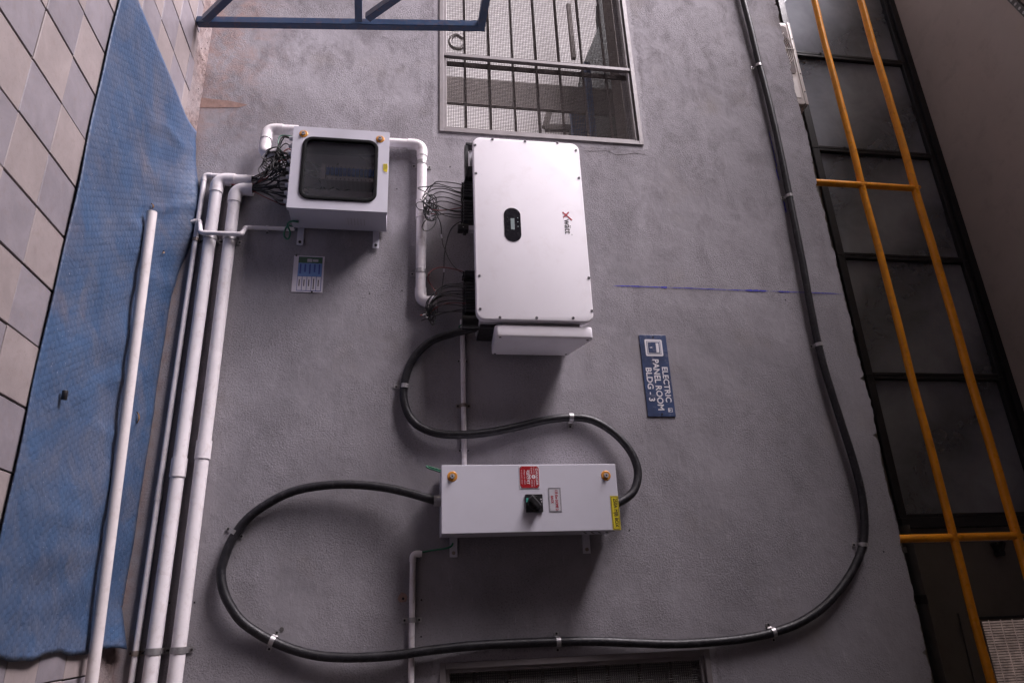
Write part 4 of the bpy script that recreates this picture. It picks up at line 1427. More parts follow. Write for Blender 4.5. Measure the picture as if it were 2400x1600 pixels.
for s, (za, zb), (ra_, rb_) in (('ELECTRIC', (635, 1220), (505, 597)), ('PANEL ROOM', (508, 1355), (348, 447)), ('BLDG - 3', (650, 1205), (235, 330))):
    a = S(ra_, za)
    b = S(rb_, za)
    lettering(s, S(0, za).x, S(0, zb).x, a.z, b.z, 0.0079, 'ink_white', face, 0.0013, slant=0.0)
a = S(610, 1325)
G().ring([(a.x, a.z), (a.x + 0.026, a.z), (a.x + 0.026, a.z + 0.028), (a.x, a.z + 0.028)],
         [(a.x + 0.003, a.z + 0.009), (a.x + 0.023, a.z + 0.009), (a.x + 0.023, a.z + 0.025), (a.x + 0.003, a.z + 0.025)], -0.0079, -0.0073).obj('print', 'ink_white', face)
G().prism([(a.x + 0.008, a.z + 0.012), (a.x + 0.018, a.z + 0.012), (a.x + 0.013, a.z + 0.021)], -0.0079, -0.0073).obj('print', 'ink_white', face)
for x in (sx0 + 0.016, sx1 - 0.016):
    G().cyl((x, -0.007, (sz0 + sz1) / 2 + 0.002), (0, -1, 0), 0.006, 0.004, 10).obj('screw', 'screw', sg)

# ---- small laminated notice under the combiner box
nx0, nx1, nz0, nz1 = -2.152, -1.900, 0.722, 0.909
nt_ = thing('paper_notice', 'small laminated notice with blue table nailed below the combiner box', 'notice', (-2.02, 0, nz0))
sheet = plate('sheet', nx0, nx1, nz0, nz1, 0.002, 0.004, 'paper', nt_)


def nrect(u0, u1, v0, v1, y, mat, name='print'):
    return plate(name, nx0 + (nx1 - nx0) * u0, nx0 + (nx1 - nx0) * u1, nz0 + (nz1 - nz0) * v0, nz0 + (nz1 - nz0) * v1, y, y + 0.0004, mat, sheet)


nrect(0.025, 0.97, 0.155, 0.94, 0.0045, 'line_blue')
nrect(0.028, 0.20, 0.16, 0.935, 0.005, 'print_green')
nrect(0.20, 0.565, 0.16, 0.935, 0.0052, 'print_blue')
for k in range(5):
    v = 0.17 + k * 0.154
    nrect(0.575, 0.955, v, v + 0.135, 0.0054, 'paper')
    nrect(0.66 - 0.03 * (k == 3), 0.84 + 0.08 * (k == 3), v + 0.045, v + 0.075, 0.0060, 'ink_black')
    nrect(0.23, 0.50 - 0.05 * (k % 2), v + 0.04, v + 0.09, 0.0058, 'line_blue')
nrect(0.09, 0.16, 0.62, 0.80, 0.0056, 'inv_grey')
nrect(0.08, 0.17, 0.44, 0.60, 0.0056, 'inv_grey')
for u, v in ((0.0, 0.07), (0.985, 0.66)):
    G().cyl((nx0 + (nx1 - nx0) * u, -0.004, nz0 + (nz1 - nz0) * v), (0, -1, 0), 0.006, 0.004, 8).obj('nail', 'screw', nt_)

# ================================================================== CONDUITS
def conduit(name, label, pts, r, sleeve=None, bend=0.05, mat='pvc', open_ends=True, group=None, cat='pipe', n=16, couplings=(), fit_r=None):
    pts = [Vector(p) for p in pts]
    t = thing(name, label, cat, (pts[0] + pts[-1]) / 2, group)
    path, arcs = fillet(pts, bend)
    G().pipe(path, r, 0.004 if r > 0.02 else 0.002, n).obj('pipe', mat, t, smooth=50)
    for a in arcs:
        G().pipe(a, fit_r or r * 1.13, 0.004 if r > 0.02 else 0.002, n).obj('elbow', mat, t, smooth=50)
    for (a, b) in couplings:
        G().pipe([a, b], r * 1.14, 0.004 if r > 0.02 else 0.002, n).obj('coupling', mat, t, smooth=50)
    return t


DW = 0.046
R1 = 0.0365
c1a, c1b = wp(507, 458, DW), wp(348, 1600, DW)
c2a, c2b = wp(549, 476, DW), wp(408, 1600, DW)
Zc1 = (c1a.z + c1b.z) / 2
Zc2 = (c2a.z + c2b.z) / 2
x1 = wp(515, 420, DW).x
x2 = wp(560, 443, DW).x
top1 = wp(591, 420, DW + 0.01).z
top2 = wp(581, 444, DW + 0.01).z
k1 = conduit('conduit_pipe', 'thick white plastic conduit, lower of the two big ones along the wall base', [(2.6, -DW, Zc1), (x1, -DW, Zc1), (x1, -DW, top1)], R1,
             couplings=[(Vector((wp(411, 1074, DW).x, -DW, Zc1)), Vector((wp(406, 1118, DW).x, -DW, Zc1)))], bend=0.062, group='white conduits along the wall base')
k2 = conduit('conduit_pipe', 'thick white plastic conduit, upper of the two big ones along the wall base', [(2.6, -DW, Zc2), (x2, -DW, Zc2), (x2, -DW, top2)], R1,
             couplings=[(Vector((wp(473, 1033, DW).x, -DW, Zc2)), Vector((wp(468, 1076, DW).x, -DW, Zc2)))], bend=0.062, group='white conduits along the wall base')
for yy in (566, 1524):
    for k_, zc in ((k1, Zc1), (k2, Zc2)):
        x = wp(480 if yy < 1000 else 380, yy, 0.0).x
        saddle(k_, (x, -DW, zc), (1, 0, 0), R1, 0, 'zinc', 0.030, 0.024)
rs_ = 0.0155
sm0, sm1 = wp(480, 430, 0.022), wp(303.6, 1600, 0.022)
Zs = (sm0.z + sm1.z) / 2
xs_ = wp(484, 411, 0.022).x
k3 = conduit('conduit_pipe', 'thin white plastic conduit nearest the ground along the wall base', [(2.6, -0.022, Zs), (xs_, -0.022, Zs), (xs_, -0.022, wp(640, 413, 0.022).z)], rs_, bend=0.026,
             couplings=[(Vector((wp(356, 1140, 0.022).x, -0.022, Zs)), Vector((wp(352, 1172, 0.022).x, -0.022, Zs)))], group='white conduits along the wall base', n=12)
for yy in (566, 1524):
    saddle(k3, (wp(450, yy, 0).x, -0.022, Zs), (1, 0, 0), rs_, 0, 'zinc_rust', 0.024, 0.018)
p = wp(577, 408, 0.022)
saddle(k3, (xs_, -0.022, p.z), (0, 0, 1), rs_, 0, 'pvc', 0.012, 0.012)
# earth conduit stepping over the others
E0 = [wp(431, 524, 0.022), wp(468, 517, 0.022), wp(470, 545, 0.105), wp(566, 549, 0.105), wp(576, 533, 0.022), wp(690, 537, 0.022)]
k4 = conduit('conduit_pipe', 'thin white conduit stepping over the big ones towards the combiner box', E0, 0.0135, bend=0.020, n=12)
p = wp(626, 535, 0.022)
saddle(k4, (p.x, -0.022, p.z), (0, 0, 1), 0.0135, 0, 'pvc', 0.012, 0.012)

# loop pipe at the left foot of the combiner box
dl = 0.10
L0 = [wp(700, 306, dl), wp(628, 303, dl), wp(618, 362, dl + 0.03), wp(652, 361, dl + 0.05)]
k5 = conduit('loop_pipe', 'short white pipe bending round the left foot of the combiner box', L0, 0.0335, bend=0.058, fit_r=0.038)
# pipe from the combiner box across to the inverter
dh = 0.042
q1, q2 = wp(900, 334, dh), wp(985, 338, dh)
q3 = wp(986, 716, dh)
xL = q1.x
zH = (wp(993, 420, dh).z + wp(981, 690, dh).z) / 2
k6 = conduit('cross_pipe', 'white pipe from the combiner box top along to the inverter connectors', [(xL, -dh, 1.20), (xL, -dh, zH), (wp(985, 708, dh).x, -dh, zH), (wp(985, 708, dh).x, -dh - 0.015, wp(1016, 716, dh).z)], 0.0325, bend=0.058,
             couplings=[(Vector((wp(990, 470, dh).x, -dh, zH)), Vector((wp(990, 513, dh).x, -dh, zH)))], fit_r=0.0365)
for yy in (392, 644):
    saddle(k6, (wp(990, yy, 0.0).x, -dh, zH), (1, 0, 0), 0.0325, 0, 'zinc', 0.026, 0.032)
# thin pipe from the inverter down to the switch box, and the one below the switch box
p0, p1 = wp(1084, 770, 0.02), wp(1087, 1100, 0.02)
k7 = conduit('thin_pipe', 'thin white pipe on the wall between the inverter and the switch box', [(p0.x - 0.06, -0.02, p0.z), (p1.x + 0.1, -0.02, p0.z)], 0.0155, n=12)
for yy, m_ in ((847, 'pvc'), (952, 'zinc_rust'), (1056, 'pvc')):
    saddle(k7, (wp(1086, yy, 0.0).x, -0.02, p0.z), (1, 0, 0), 0.0155, 0, m_, 0.012 if m_ == 'pvc' else 0.022, 0.010 if m_ == 'pvc' else 0.026)
a, b, c = wp(989, 1297, 0.02), wp(969, 1297, 0.02), wp(962, 1600, 0.02)
k8 = conduit('thin_pipe', 'thin white pipe with elbow running right from under the switch box', [a, (b.x, -0.02, (b.z + c.z) / 2), (2.6, -0.02, (b.z + c.z) / 2)], 0.0165, bend=0.024, n=12)
saddle(k8, (wp(967, 1452, 0.0).x, -0.02, (b.z + c.z) / 2), (1, 0, 0), 0.0165, 0, 'zinc', 0.026, 0.034)

# ================================================================== CABLES
def cable(name, label, pts, r, n=14, per=10):
    t = thing(name, label, 'cable', Vector(pts[0]))
    path = spline(pts, per)
    G().tube(path, r, n, wob=0.012).obj('sheath', 'cable', t, smooth=60)
    return t


def W(lst):
    return [wp(*q) for q in lst]


RC = 0.0242
ca = cable('power_cable', 'thick black cable looping from the inverter round to the switch box top',
           W([(1150, 758, 0.16), (1110, 770, 0.13), (1060, 782, 0.09), (1010, 800, 0.06), (970, 838, 0.040), (951, 885, 0.032), (946, 930, 0.032), (958, 972, 0.038), (985, 1000, 0.050), (1030, 1016, 0.062),
              (1090, 1018, 0.068), (1150, 1012, 0.060), (1210, 1000, 0.045), (1280, 984, 0.035), (1340, 978, 0.030), (1390, 985, 0.040), (1440, 1015, 0.055), (1478, 1058, 0.075), (1495, 1105, 0.09), (1485, 1150, 0.11), (1452, 1176, 0.125), (1420, 1186, 0.13)]), RC)
p = wp(949, 905, 0.032)
saddle(ca, (p.x, -0.032, p.z), (1, 0, -0.12), RC, 0, 'zinc', 0.026, 0.042, (1,))
p = wp(1338, 978, 0.030)
saddle(ca, (p.x, -0.030, p.z), (0.04, 0, 1), RC, 0, 'zinc', 0.026, 0.042, (1,))
cb = cable('power_cable', 'thick black cable sweeping from the switch box bottom round to the wall top',
           W([(1034, 1176, 0.13), (1005, 1168, 0.13), (960, 1155, 0.11), (900, 1142, 0.085), (830, 1135, 0.070), (760, 1137, 0.060), (690, 1150, 0.050), (630, 1178, 0.040), (580, 1215, 0.033), (545, 1262, 0.030), (525, 1310, 0.034), (518, 1345, 0.040),
              (528, 1395, 0.048), (560, 1448, 0.045), (600, 1480, 0.034), (640, 1502, 0.030), (690, 1522, 0.034), (750, 1536, 0.042), (830, 1540, 0.05), (920, 1535, 0.054), (1000, 1524, 0.052), (1100, 1513, 0.045), (1200, 1507, 0.036), (1308, 1503, 0.030),
              (1400, 1502, 0.032), (1500, 1506, 0.036), (1580, 1508, 0.036), (1660, 1504, 0.034), (1740, 1496, 0.031), (1812, 1481, 0.030), (1880, 1455, 0.036), (1940, 1412, 0.042), (1990, 1350, 0.036), (2020, 1285, 0.030), (2026, 1230, 0.030), (2020, 1160, 0.034),
              (2000, 1080, 0.036), (1970, 985, 0.036), (1940, 890, 0.034), (1918, 808, 0.030), (1900, 720, 0.034), (1880, 610, 0.036), (1862, 520, 0.033), (1850, 460, 0.030), (1832, 370, 0.034), (1810, 270, 0.036), (1790, 190, 0.032), (1779, 150, 0.030), (1760, 70, 0.036), (1742, 0, 0.038), (1715, -110, 0.036), (1690, -210, 0.034)]), RC)
for (q, ax, sides) in (((548, 1246), (1, 0, -0.55), (1, -1)), ((638, 1501), (0.42, 0, 1), (-1, 1)), ((1308, 1503), (-0.02, 0, 1), (1, -1)), ((1812, 1481), (-0.22, 0, 1), (1, -1)), ((2022, 1276), (1, 0, -0.1), (1, -1)),
                      ((1919, 808), (1, 0, 0.06), (1, -1)), ((1850, 460), (1, 0, 0.02), (1, -1)), ((1778, 155), (1, 0, 0.03), (1, -1))):
    p = wp(*q, 0.030)
    saddle(cb, (p.x, -0.030, p.z), ax, RC, 0, 'zinc', 0.024, 0.026, sides)
# rubble knocked out beside one clamp
p = wp(660, 1474, 0.002)
G().cyl((p.x, 0, p.z), (0, -1, 0), 0.012, 0.002, 7).obj('drill_hole', 'crack', bld)
# metal gland where the cable leaves the switch box
g = G()
a = wp(1019, 1173, 0.13)
g.cyl((a.x, a.y, mz0 + 0.006), (0.02, 0, -1), 0.030, 0.030, 18)
g.cyl((a.x, a.y, mz0 - 0.020), (0.02, 0, -1), 0.033, 0.014, 6)
g.obj('cable_gland', 'zinc', mj, smooth=40)
g = G()
a = wp(1440, 1182, 0.13)
g.cyl((a.x, a.y, mz1 - 0.006), (0, 0, 1), 0.032, 0.02, 18)
g.obj('cable_gland', 'black_plastic', mj, smooth=40)

# ---- bundles of thin wires
def wire(parent, pts, r=0.0030, mat='wire'):
    return G().tube(spline(pts, 6), r, 6).obj('wire', mat, parent, smooth=70)


def Zf(x0, y0, s):
    return lambda zx, zy, d: wp(x0 + zx / s, y0 + zy / s, d)


ZA = Zf(960, 320, 6.535)
ZB = Zf(960, 560, 6.535)
wb = thing('wire_bundle', 'tangle of thin black wires looping from the inverter connectors over the white pipe', 'wires', wp(1000, 470, 0.1))
UP = [
    [(815, 740), (700, 715), (580, 700), (480, 690), (400, 700), (330, 770), (280, 860)],
    [(815, 795), (640, 780), (520, 745), (420, 722), (330, 750), (270, 800), (225, 880), (205, 940), (225, 1020), (290, 1080)],
    [(815, 860), (720, 840), (600, 790), (480, 765), (300, 765), (130, 785), (200, 830), (260, 860), (330, 940)],
    [(815, 875), (700, 850), (560, 805), (440, 795), (340, 820), (270, 890), (255, 970), (300, 1060), (380, 1150)],
    [(815, 925), (720, 905), (600, 865), (480, 848), (380, 880), (310, 960), (280, 1050), (290, 1150)],
    [(815, 1015), (720, 985), (600, 940), (480, 928), (380, 945), (310, 1000), (260, 1090), (280, 1200)],
    [(815, 1070), (700, 1035), (580, 1000), (480, 992), (400, 1010), (320, 1060), (290, 1150)],
    [(815, 1090), (700, 1105), (580, 1125), (430, 1130), (330, 1110), (280, 1040)],
    [(815, 1140), (700, 1135), (580, 1115), (450, 1070), (340, 1030), (250, 1010), (140, 1005), (100, 1050), (140, 1110), (240, 1135), (330, 1150)],
    [(815, 1160), (700, 1150), (560, 1115), (420, 1050), (300, 1000), (220, 930), (260, 880), (340, 920)],
    [(815, 1210), (680, 1195), (540, 1180), (430, 1190), (330, 1100), (230, 1010), (200, 930), (240, 880), (320, 900), (400, 980), (420, 1060), (400, 1110)],
    [(815, 1240), (700, 1240), (600, 1225), (500, 1190), (400, 1120), (300, 1060), (215, 1000), (160, 960)],
    [(240, 1150), (245, 1240), (300, 1290), (380, 1280), (430, 1230), (440, 1180), (380, 1140)],
    [(260, 1270), (200, 1350), (195, 1410), (240, 1445), (310, 1430), (380, 1360), (405, 1280), (390, 1220)],
]
for k, pth in enumerate(UP):
    L = len(pth)
    pts = [ZA(x, y, 0.20 - 0.05 * (i / (L - 1)) - 0.03 * math.sin(i * 1.3 + k) * (i > 1) * 0.5 - (0.02 if i > 3 else 0)) for i, (x, y) in enumerate(pth)]
    pts = [pts[0] + Vector((0, 0, 0.03))] + pts
    wire(wb, pts, 0.0033, 'wire_red' if k in (7,) else 'wire')
for k in range(11):
    cx_, cy_ = 300 + RND.uniform(-25, 60), 1080 + RND.uniform(-90, 110)
    rx, ry = RND.uniform(50, 105), RND.uniform(70, 170)
    a0 = RND.uniform(0, 6)
    pts = [ZA(cx_ + rx * math.cos(a0 + i * 0.75) + 0.4 * (i * 6), cy_ + ry * math.sin(a0 + i * 0.75), 0.11 + 0.03 * math.sin(i + k)) for i in range(7)]
    wire(wb, pts, 0.0032)
pts = [ZA(330, 1190, 0.14), ZA(360, 1185, 0.15), ZA(400, 1190, 0.14)]
wire(wb, pts, 0.0036, 'wire_red')
wire(wb, [ZA(285, 1240, 0.14), ZA(315, 1218, 0.148), ZA(345, 1200, 0.14)], 0.004, 'paper')
# hanging links between the two tangles
wire(wb, [ZA(400, 1150, 0.13), ZA(440, 1250, 0.12), ZA(470, 1320, 0.10), ZA(485, 1400, 0.08), ZA(492, 1500, 0.07), ZB(505, 60, 0.07), ZB(540, 160, 0.08), ZB(600, 300, 0.10), ZB(690, 430, 0.14), ZB(840, 550, 0.19)], 0.0026)
wire(wb, [ZA(825, 1285, 0.19), ZA(730, 1330, 0.17), ZA(650, 1400, 0.14), ZA(600, 1500, 0.12), ZB(565, 60, 0.11), ZB(545, 160, 0.11), ZB(530, 300, 0.11), ZB(527, 420, 0.11), ZB(525, 520, 0.11), ZB(510, 640, 0.11), ZB(490, 780, 0.12), ZB(440, 850, 0.13)], 0.0034)
wire(wb, [ZB(527, 455, 0.1125), ZB(526, 480, 0.1125), ZB(525, 508, 0.1125)], 0.0050, 'paper')
wire(wb, [ZA(484, 1500, 0.072), ZA(488, 1530, 0.071), ZA(494, 1560, 0.071)], 0.0050, 'paper')
wc = thing('wire_bundle', 'tangle of thin black wires at the elbow end of the white pipe', 'wires', wp(1000, 710, 0.1))
LO = [
    [(850, 672), (700, 690), (560, 700), (450, 760), (360, 850), (270, 950), (250, 1050), (280, 1120)],
    [(850, 710), (640, 715), (500, 735), (380, 820), (290, 950), (270, 1060), (300, 1150)],
    [(850, 745), (640, 735), (500, 770), (400, 860), (320, 980), (290, 1080), (300, 1170)],
    [(850, 798), (640, 800), (500, 835), (400, 900), (330, 1000), (290, 1100)],
    [(850, 832), (650, 840), (480, 860), (380, 920), (310, 1020), (270, 1130)],
    [(850, 870), (660, 840), (540, 850), (420, 900), (350, 970), (300, 1060), (310, 1180)],
    [(850, 908), (700, 875), (580, 868), (450, 895), (360, 970), (300, 1080), (280, 1190)],
    [(850, 950), (680, 938), (560, 945), (450, 970), (370, 1020), (300, 1110), (310, 1200)],
    [(850, 988), (700, 975), (580, 985), (470, 1020), (380, 1070), (320, 1140)],
    [(850, 1030), (700, 1010), (560, 1000), (470, 1020), (380, 1060), (320, 1120)],
    [(850, 1075), (700, 1095), (560, 1125), (430, 1160), (370, 1180), (330, 1240)],
    [(850, 1110), (620, 1110), (480, 1120), (300, 1115), (170, 1160)],
    [(840, 505), (700, 465), (560, 440), (450, 438), (340, 480), (285, 560), (290, 640), (340, 720), (385, 790), (410, 850)],
]
for k, pth in enumerate(LO):
    L = len(pth)
    pts = [ZB(x, y, 0.20 - 0.075 * (i / (L - 1)) + 0.012 * math.sin(i * 1.7 + k)) for i, (x, y) in enumerate(pth)]
    pts = [pts[0] + Vector((0, 0, 0.03))] + pts
    wire(wc, pts, 0.0033, 'wire_red' if k in (8, 12) else 'wire')
for k in range(9):
    cx_, cy_ = 325 + RND.uniform(-30, 40), 1130 + RND.uniform(-80, 60)
    rx, ry = RND.uniform(30, 70), RND.uniform(70, 140)
    a0 = RND.uniform(0, 6)
    pts = [ZB(cx_ + rx * math.cos(a0 + i * 0.8), cy_ + ry * math.sin(a0 + i * 0.8), 0.115 + 0.02 * math.sin(i + k)) for i in range(7)]
    wire(wc, pts, 0.0032)
for (x, y) in ((195, 1165), (245, 1210), (385, 1165)):
    wire(wc, [ZB(x, y, 0.135), ZB(x + 20, y - 4, 0.135), ZB(x + 40, y - 6, 0.135)], 0.0042, 'zinc')
wire(wc, [ZB(160, 1172, 0.135), ZB(178, 1168, 0.135), ZB(196, 1165, 0.135)], 0.0044, 'wire_red')
wire(wc, [ZB(180, 1250, 0.13), ZB(215, 1235, 0.13), ZB(255, 1215, 0.13), ZB(300, 1190, 0.13)], 0.0036)

# wires rising from the two big conduits into the combiner box
wd = thing('wire_bundle', 'fan of black wires from the conduit mouths up to the combiner box glands', 'wires', wp(620, 430, 0.1))
mouth = [Vector((x1, -DW - 0.005, top1)), Vector((x2, -DW - 0.005, top2))]
for i, gp in enumerate(GLANDS):
    for rep in range(2):
        src = mouth[1] if (gp.x > -2.62 or rep) else mouth[0]
        if gp.x < -2.80 and rep == 0:
            continue
        j = Vector((RND.uniform(-0.022, 0.022), RND.uniform(-0.020, 0.020), 0))
        s0 = src + j + Vector((0, 0, -0.10))
        s1 = src + j + Vector((0, 0, 0.004))
        mid = s1.lerp(gp, 0.45) + Vector((RND.uniform(-0.02, 0.03), RND.uniform(-0.03, 0.01), RND.uniform(-0.01, 0.04)))
        end = gp + Vector((RND.uniform(-0.006, 0.006), RND.uniform(-0.006, 0.006), 0.012))
        wire(wd, [s0, s1, mid, end - Vector((0, 0, 0.05)), end], 0.0037, 'wire_red' if (i + rep) % 7 == 3 else 'wire')
# coiled slack by the loop pipe
we = thing('wire_bundle', 'coiled slack of black wires between the loop pipe and the combiner box', 'wires', wp(645, 385, 0.15))
ms_ = L0[3]
for k in range(15):
    gp = GLANDS[k % 6 + (9 if k % 2 else 0)]
    a0 = RND.uniform(0, 6.28)
    pts = [ms_ + Vector((RND.uniform(-0.015, 0.015), RND.uniform(-0.015, 0.015), -0.05)), ms_ + Vector((RND.uniform(-0.02, 0.02), RND.uniform(-0.02, 0.02), 0.005))]
    c0 = wp(RND.uniform(628, 662), RND.uniform(368, 402), 0.17)
    for q in range(RND.randint(3, 6)):
        pts.append(c0 + Vector((RND.uniform(0.04, 0.085) * math.cos(a0 + q * 1.1), -0.02 + 0.02 * math.sin(q * 2 + k), RND.uniform(0.04, 0.08) * math.sin(a0 + q * 1.1))))
    pts += [gp + Vector((0, 0, -0.05)), gp + Vector((0, 0, 0.012))]
    wire(we, pts, 0.0035)
pts = [wp(642, 420, 0.16), wp(618, 402, 0.16), wp(612, 388, 0.165), wp(625, 378, 0.17), wp(655, 382, 0.18)]
wire(we, pts, 0.0028)

# ---- green earth wires
def green(label, pts, r=0.005):
    o = G().tube(spline(pts, 8), r, 8).obj('earth_wire', 'wire_green', None, smooth=70)
    return tag(o, label, 'wire')


green('green earth wire looped at the right foot of the combiner box', W([(690, 536, 0.022), (676, 528, 0.04), (668, 540, 0.07), (666, 553, 0.08), (675, 560, 0.08), (680, 545, 0.09), (674, 527, 0.11), (682, 519, 0.13), (700, 519.5, 0.125)]), 0.0058)
green('thin green wire curving over the loop pipe beside the combiner box', W([(692, 322, 0.13), (672, 318, 0.13), (656, 320, 0.14), (652, 336, 0.15), (656, 352, 0.17), (664, 364, 0.18), (672, 380, 0.19)]), 0.0035)
green('green earth wire stub sticking out below the switch box left edge', W([(1040, 1104, 0.10), (1022, 1098, 0.10), (1001, 1092, 0.10), (1004, 1096, 0.105), (1022, 1102, 0.11), (1040, 1108, 0.11)]), 0.0048)
green('green earth wire from the elbow pipe to the switch box lug', W([(975, 1297, 0.02), (990, 1293, 0.022), (1012, 1289, 0.026), (1040, 1285, 0.03), (1056, 1280, 0.032), (1062, 1272, 0.03)]), 0.0052)
green('green earth wire bent under the inverter near the thick cable', W([(1120, 748, 0.12), (1105, 752, 0.12), (1088, 758, 0.12), (1076, 766, 0.11), (1086, 770, 0.10), (1110, 764, 0.10)]), 0.0045)
G().cyl(wp(1112, 752, 0.14), (0.4, -1, 0), 0.014, 0.05, 8).obj('earth_lug', 'zinc', inv)

# ================================================================== BLUE STEEL FRAME AT THE LEFT
bf = thing('steel_frame', 'dark blue square tube steel frame with diagonal braces at the left', 'frame', (-3.76, -0.21, 0))
FX = -3.775
tw = 0.052


def fbar(a, b, name, w=tw, h=tw, off=0.0, mat='blue_steel'):
    return G().bar((FX + off, a[0], a[1]), (FX + off, b[0], b[1]), h, w, (1, 0, 0)).obj(name, mat, bf, bevel=0.003, segs=1)


fbar((-0.215, 0.004), (-0.405, 1.925), 'upright')
fbar((-0.36, 1.07), (-1.30, 1.10), 'rail', off=-0.001, w=tw - 0.002, h=tw - 0.004)
fbar((-0.42, 1.898), (-1.05, 1.915), 'rail', off=0.001, w=tw - 0.001)
fbar((-0.245, 0.06), (-1.30, 1.10 - 0.06), 'brace', off=0.0015, h=tw - 0.006)
fbar((-0.385, 1.13), (-1.05, 1.80), 'brace', off=-0.0015, h=tw - 0.006)
fbar((-1.42, 0.004), (-1.05, 1.94), 'upright', off=0.0005)
fbar((-0.20, 0.003), (-0.30, 0.003 + 0.0), 'foot_plate', w=0.006, h=0.08) if False else None

# ================================================================== BLUE MAT AND THE THINGS ON IT
mxa, mxb, mya, myb = -3.035, 0.090, -1.255, -0.010
nu, nv = 150, 60
g = G()
uvs = []
rm = random.Random(11)


def hump(x, c, w):
    return math.exp(-((x - c) / w) ** 2)


for i in range(nu + 1):
    for j in range(nv + 1):
        u, v = i / nu, j / nv
        x = mxa + (mxb - mxa) * u
        y = mya + (myb - mya) * v
        uvs.append((x - mxa, y - mya))
        z = 0.008
        # folds running slantwise across the mat
        z += 0.011 * hump(x + 0.45 * (y + 0.6), -2.30, 0.085) * hump(v, 0.85, 0.35)
        z += 0.012 * hump(x + 0.6 * (y + 0.6), -1.86, 0.11) * hump(v, 0.62, 0.30)
        z += 0.011 * hump(x + 0.5 * (y + 0.6), -1.33, 0.10) * hump(v, 0.50, 0.34)
        z += 0.011 * hump(x + 0.25 * (y + 0.6), -0.60, 0.12) * hump(v, 0.62, 0.30)
        z += 0.010 * hump(x + 0.15 * (y + 0.6), -0.33, 0.08) * hump(v, 0.45, 0.4)
        for (kc, ks, kw, kv, kh) in ((-2.62, 0.5, 0.035, 0.75, 0.010), (-2.12, 0.55, 0.04, 0.80, 0.012), (-1.98, 0.62, 0.035, 0.55, 0.008), (-1.62, 0.55, 0.045, 0.75, 0.010), (-1.10, 0.45, 0.05, 0.60, 0.009),
                                     (-0.86, 0.40, 0.04, 0.70, 0.008), (-0.48, 0.2, 0.05, 0.50, 0.008), (-0.15, 0.15, 0.05, 0.40, 0.006)):
            z += kh * hump(x + ks * (y + 0.6) + 0.03 * math.sin(y * 9 + kc * 5), kc, kw) * hump(v, kv, 0.28)
        z += 0.003 * math.sin(x * 5.1 + y * 2.0) + 0.002 * math.sin(x * 11 - y * 7)
        # far edge pushed up against the wall
        rise = hump(x, -2.42, 0.36) * 0.080 + 0.024
        e = max(0.0, (v - 0.84) / 0.16)
        z += rise * e * e
        if e:
            y = min(y + 0.055 * e * (hump(x, -2.42, 0.4) * 0.15) - 0.012 * e * (0.5 + 0.5 * math.sin(x * 6.3 + 1)) * (1 - hump(x, -2.42, 0.45)), -0.006)
        # wavy near-right end
        if u > 0.94:
            k = (u - 0.94) / 0.06
            x += k * (0.010 * math.sin(y * 13 + 0.6) + 0.003 * math.sin(y * 37 + 1))
            z += k * 0.008 * (0.5 + 0.5 * math.sin(y * 13))
            z += k * max(0, (v - 0.84) / 0.16) * 0.045
        g.v.append((x, y, max(z, 0.004)))
for i in range(nu):
    for j in range(nv):
        a = i * (nv + 1) + j
        g.f.append((a, a + nv + 1, a + nv + 2, a + 1))
me = bpy.data.meshes.new('rubber_mat')
me.from_pydata(g.v, [], g.f)
ul = me.uv_layers.new(name='UVMap')
for lp in me.loops:
    ul.data[lp.index].uv = uvs[lp.vertex_index]
me.shade_smooth()
me.materials.append(M['mat'])
mo = bpy.data.objects.new('rubber_mat', me)
_link(mo, None)
sm_ = mo.modifiers.new('thickness', 'SOLIDIFY')
sm_.thickness = 0.005
sm_.offset = 1.0
tag(mo, 'blue embossed rubber mat, creased and dusty, lying on the tiles by the wall', 'mat')

a0, b0 = fp(356, 497, 0.060), fp(214, 1600, 0.056)
dr = (b0 - a0).normalized()
lp_ = thing('loose_pipe', 'loose white plastic pipe lying lengthwise on the blue mat', 'pipe', a0)
G().pipe([a0, a0.lerp(b0, 0.5), b0 + dr * 1.2], 0.0265, 0.003, 18).obj('pipe', 'pvc_old', lp_, smooth=50)

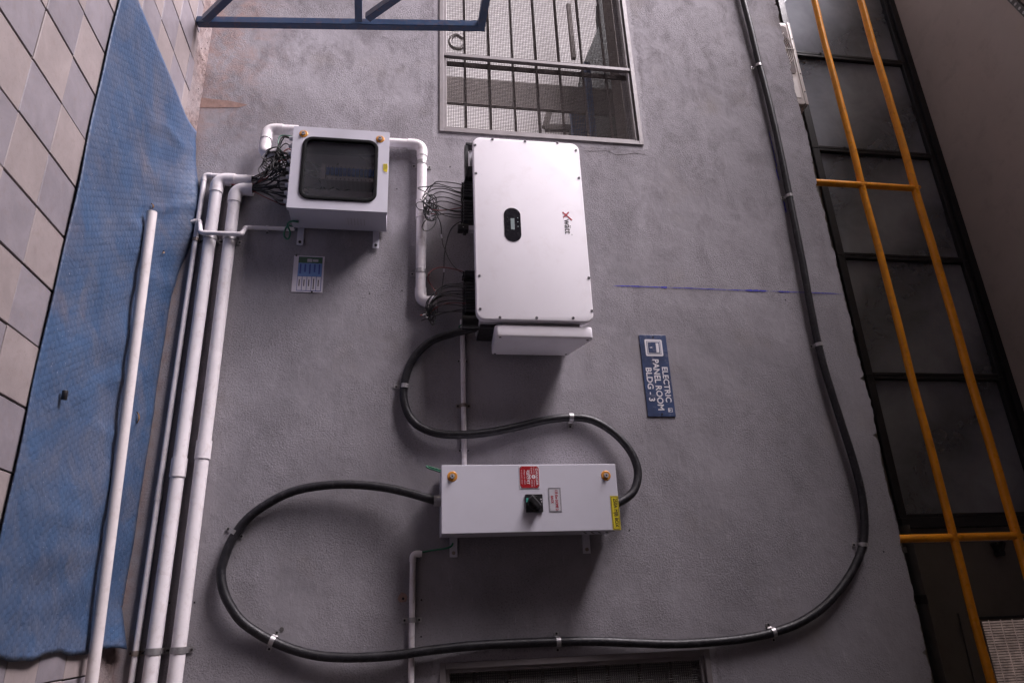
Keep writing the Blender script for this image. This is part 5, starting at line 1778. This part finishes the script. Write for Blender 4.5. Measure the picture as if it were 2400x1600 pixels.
p = fp(143, 928, 0.018)
cp = G().cyl(p + Vector((-0.025, 0, 0.012)), (1, 0.12, 0), 0.0115, 0.040, 14, 0.011).obj('plastic_cap', 'black_plastic', None, smooth=40, bevel=0.002)
tag(cp, 'small black plastic cap lying on the blue mat', 'cap')


def leaf(px, py, l, w, rot, label, nm='dry_leaf', mat='leaf', z=0.02):
    c = fp(px, py, z)
    g = G()
    n = 7
    ca_, sa_ = math.cos(rot), math.sin(rot)
    for i in range(n):
        t = i / (n - 1)
        ww = w * math.sin(math.pi * min(0.97, t + 0.03)) + 0.0008
        for s in (-1, 0, 1):
            lx_, ly_ = (t - 0.5) * l, s * ww
            g.v.append((c.x + lx_ * ca_ - ly_ * sa_, c.y + lx_ * sa_ + ly_ * ca_, c.z + 0.010 * math.sin(t * 3) + 0.006 * abs(s)))
    for i in range(n - 1):
        for s in (0, 1):
            a = i * 3 + s
            g.f.append((a, a + 3, a + 4, a + 1))
    o = g.obj(nm, mat, None, smooth=60)
    tag(o, label, 'leaf')
    return o


leaf(319, 978, 0.060, 0.010, 0.35, 'curled brown dry leaf between the loose pipe and the wall')
leaf(353, 483, 0.032, 0.010, 0.6, 'dry brown leaf at the open end of the loose pipe')
leaf(379, 590, 0.022, 0.006, -0.5, 'tiny dark leaf scrap on the mat beside the end of the loose pipe', z=0.016)
leaf(262, 1128, 0.075, 0.006, 1.45, 'pale dry stalk tucked against the side of the loose pipe', 'dry_stalk')

# crumbs of plaster and brick swept along the foot of the wall
g = G()
rr = random.Random(5)
for k in range(900):
    x = rr.uniform(-4.6, 0.6)
    y = -abs(rr.gauss(0, 0.05)) - 0.004
    if y < -0.16:
        continue
    s = rr.uniform(0.0015, 0.0055)
    z = 0.030 + y * 0.19
    v = [(x + rr.uniform(-s, s), y + rr.uniform(-s, s), z + rr.uniform(0, 2 * s)) for _ in range(4)]
    g.add(v, [(0, 1, 2), (0, 2, 3), (0, 3, 1), (1, 3, 2)])
cr = g.obj('plaster_crumbs', 'mortar')
cr['kind'] = 'stuff'
cr['label'] = 'crumbs of plaster and brick along the foot of the wall'
cr['category'] = 'rubble'
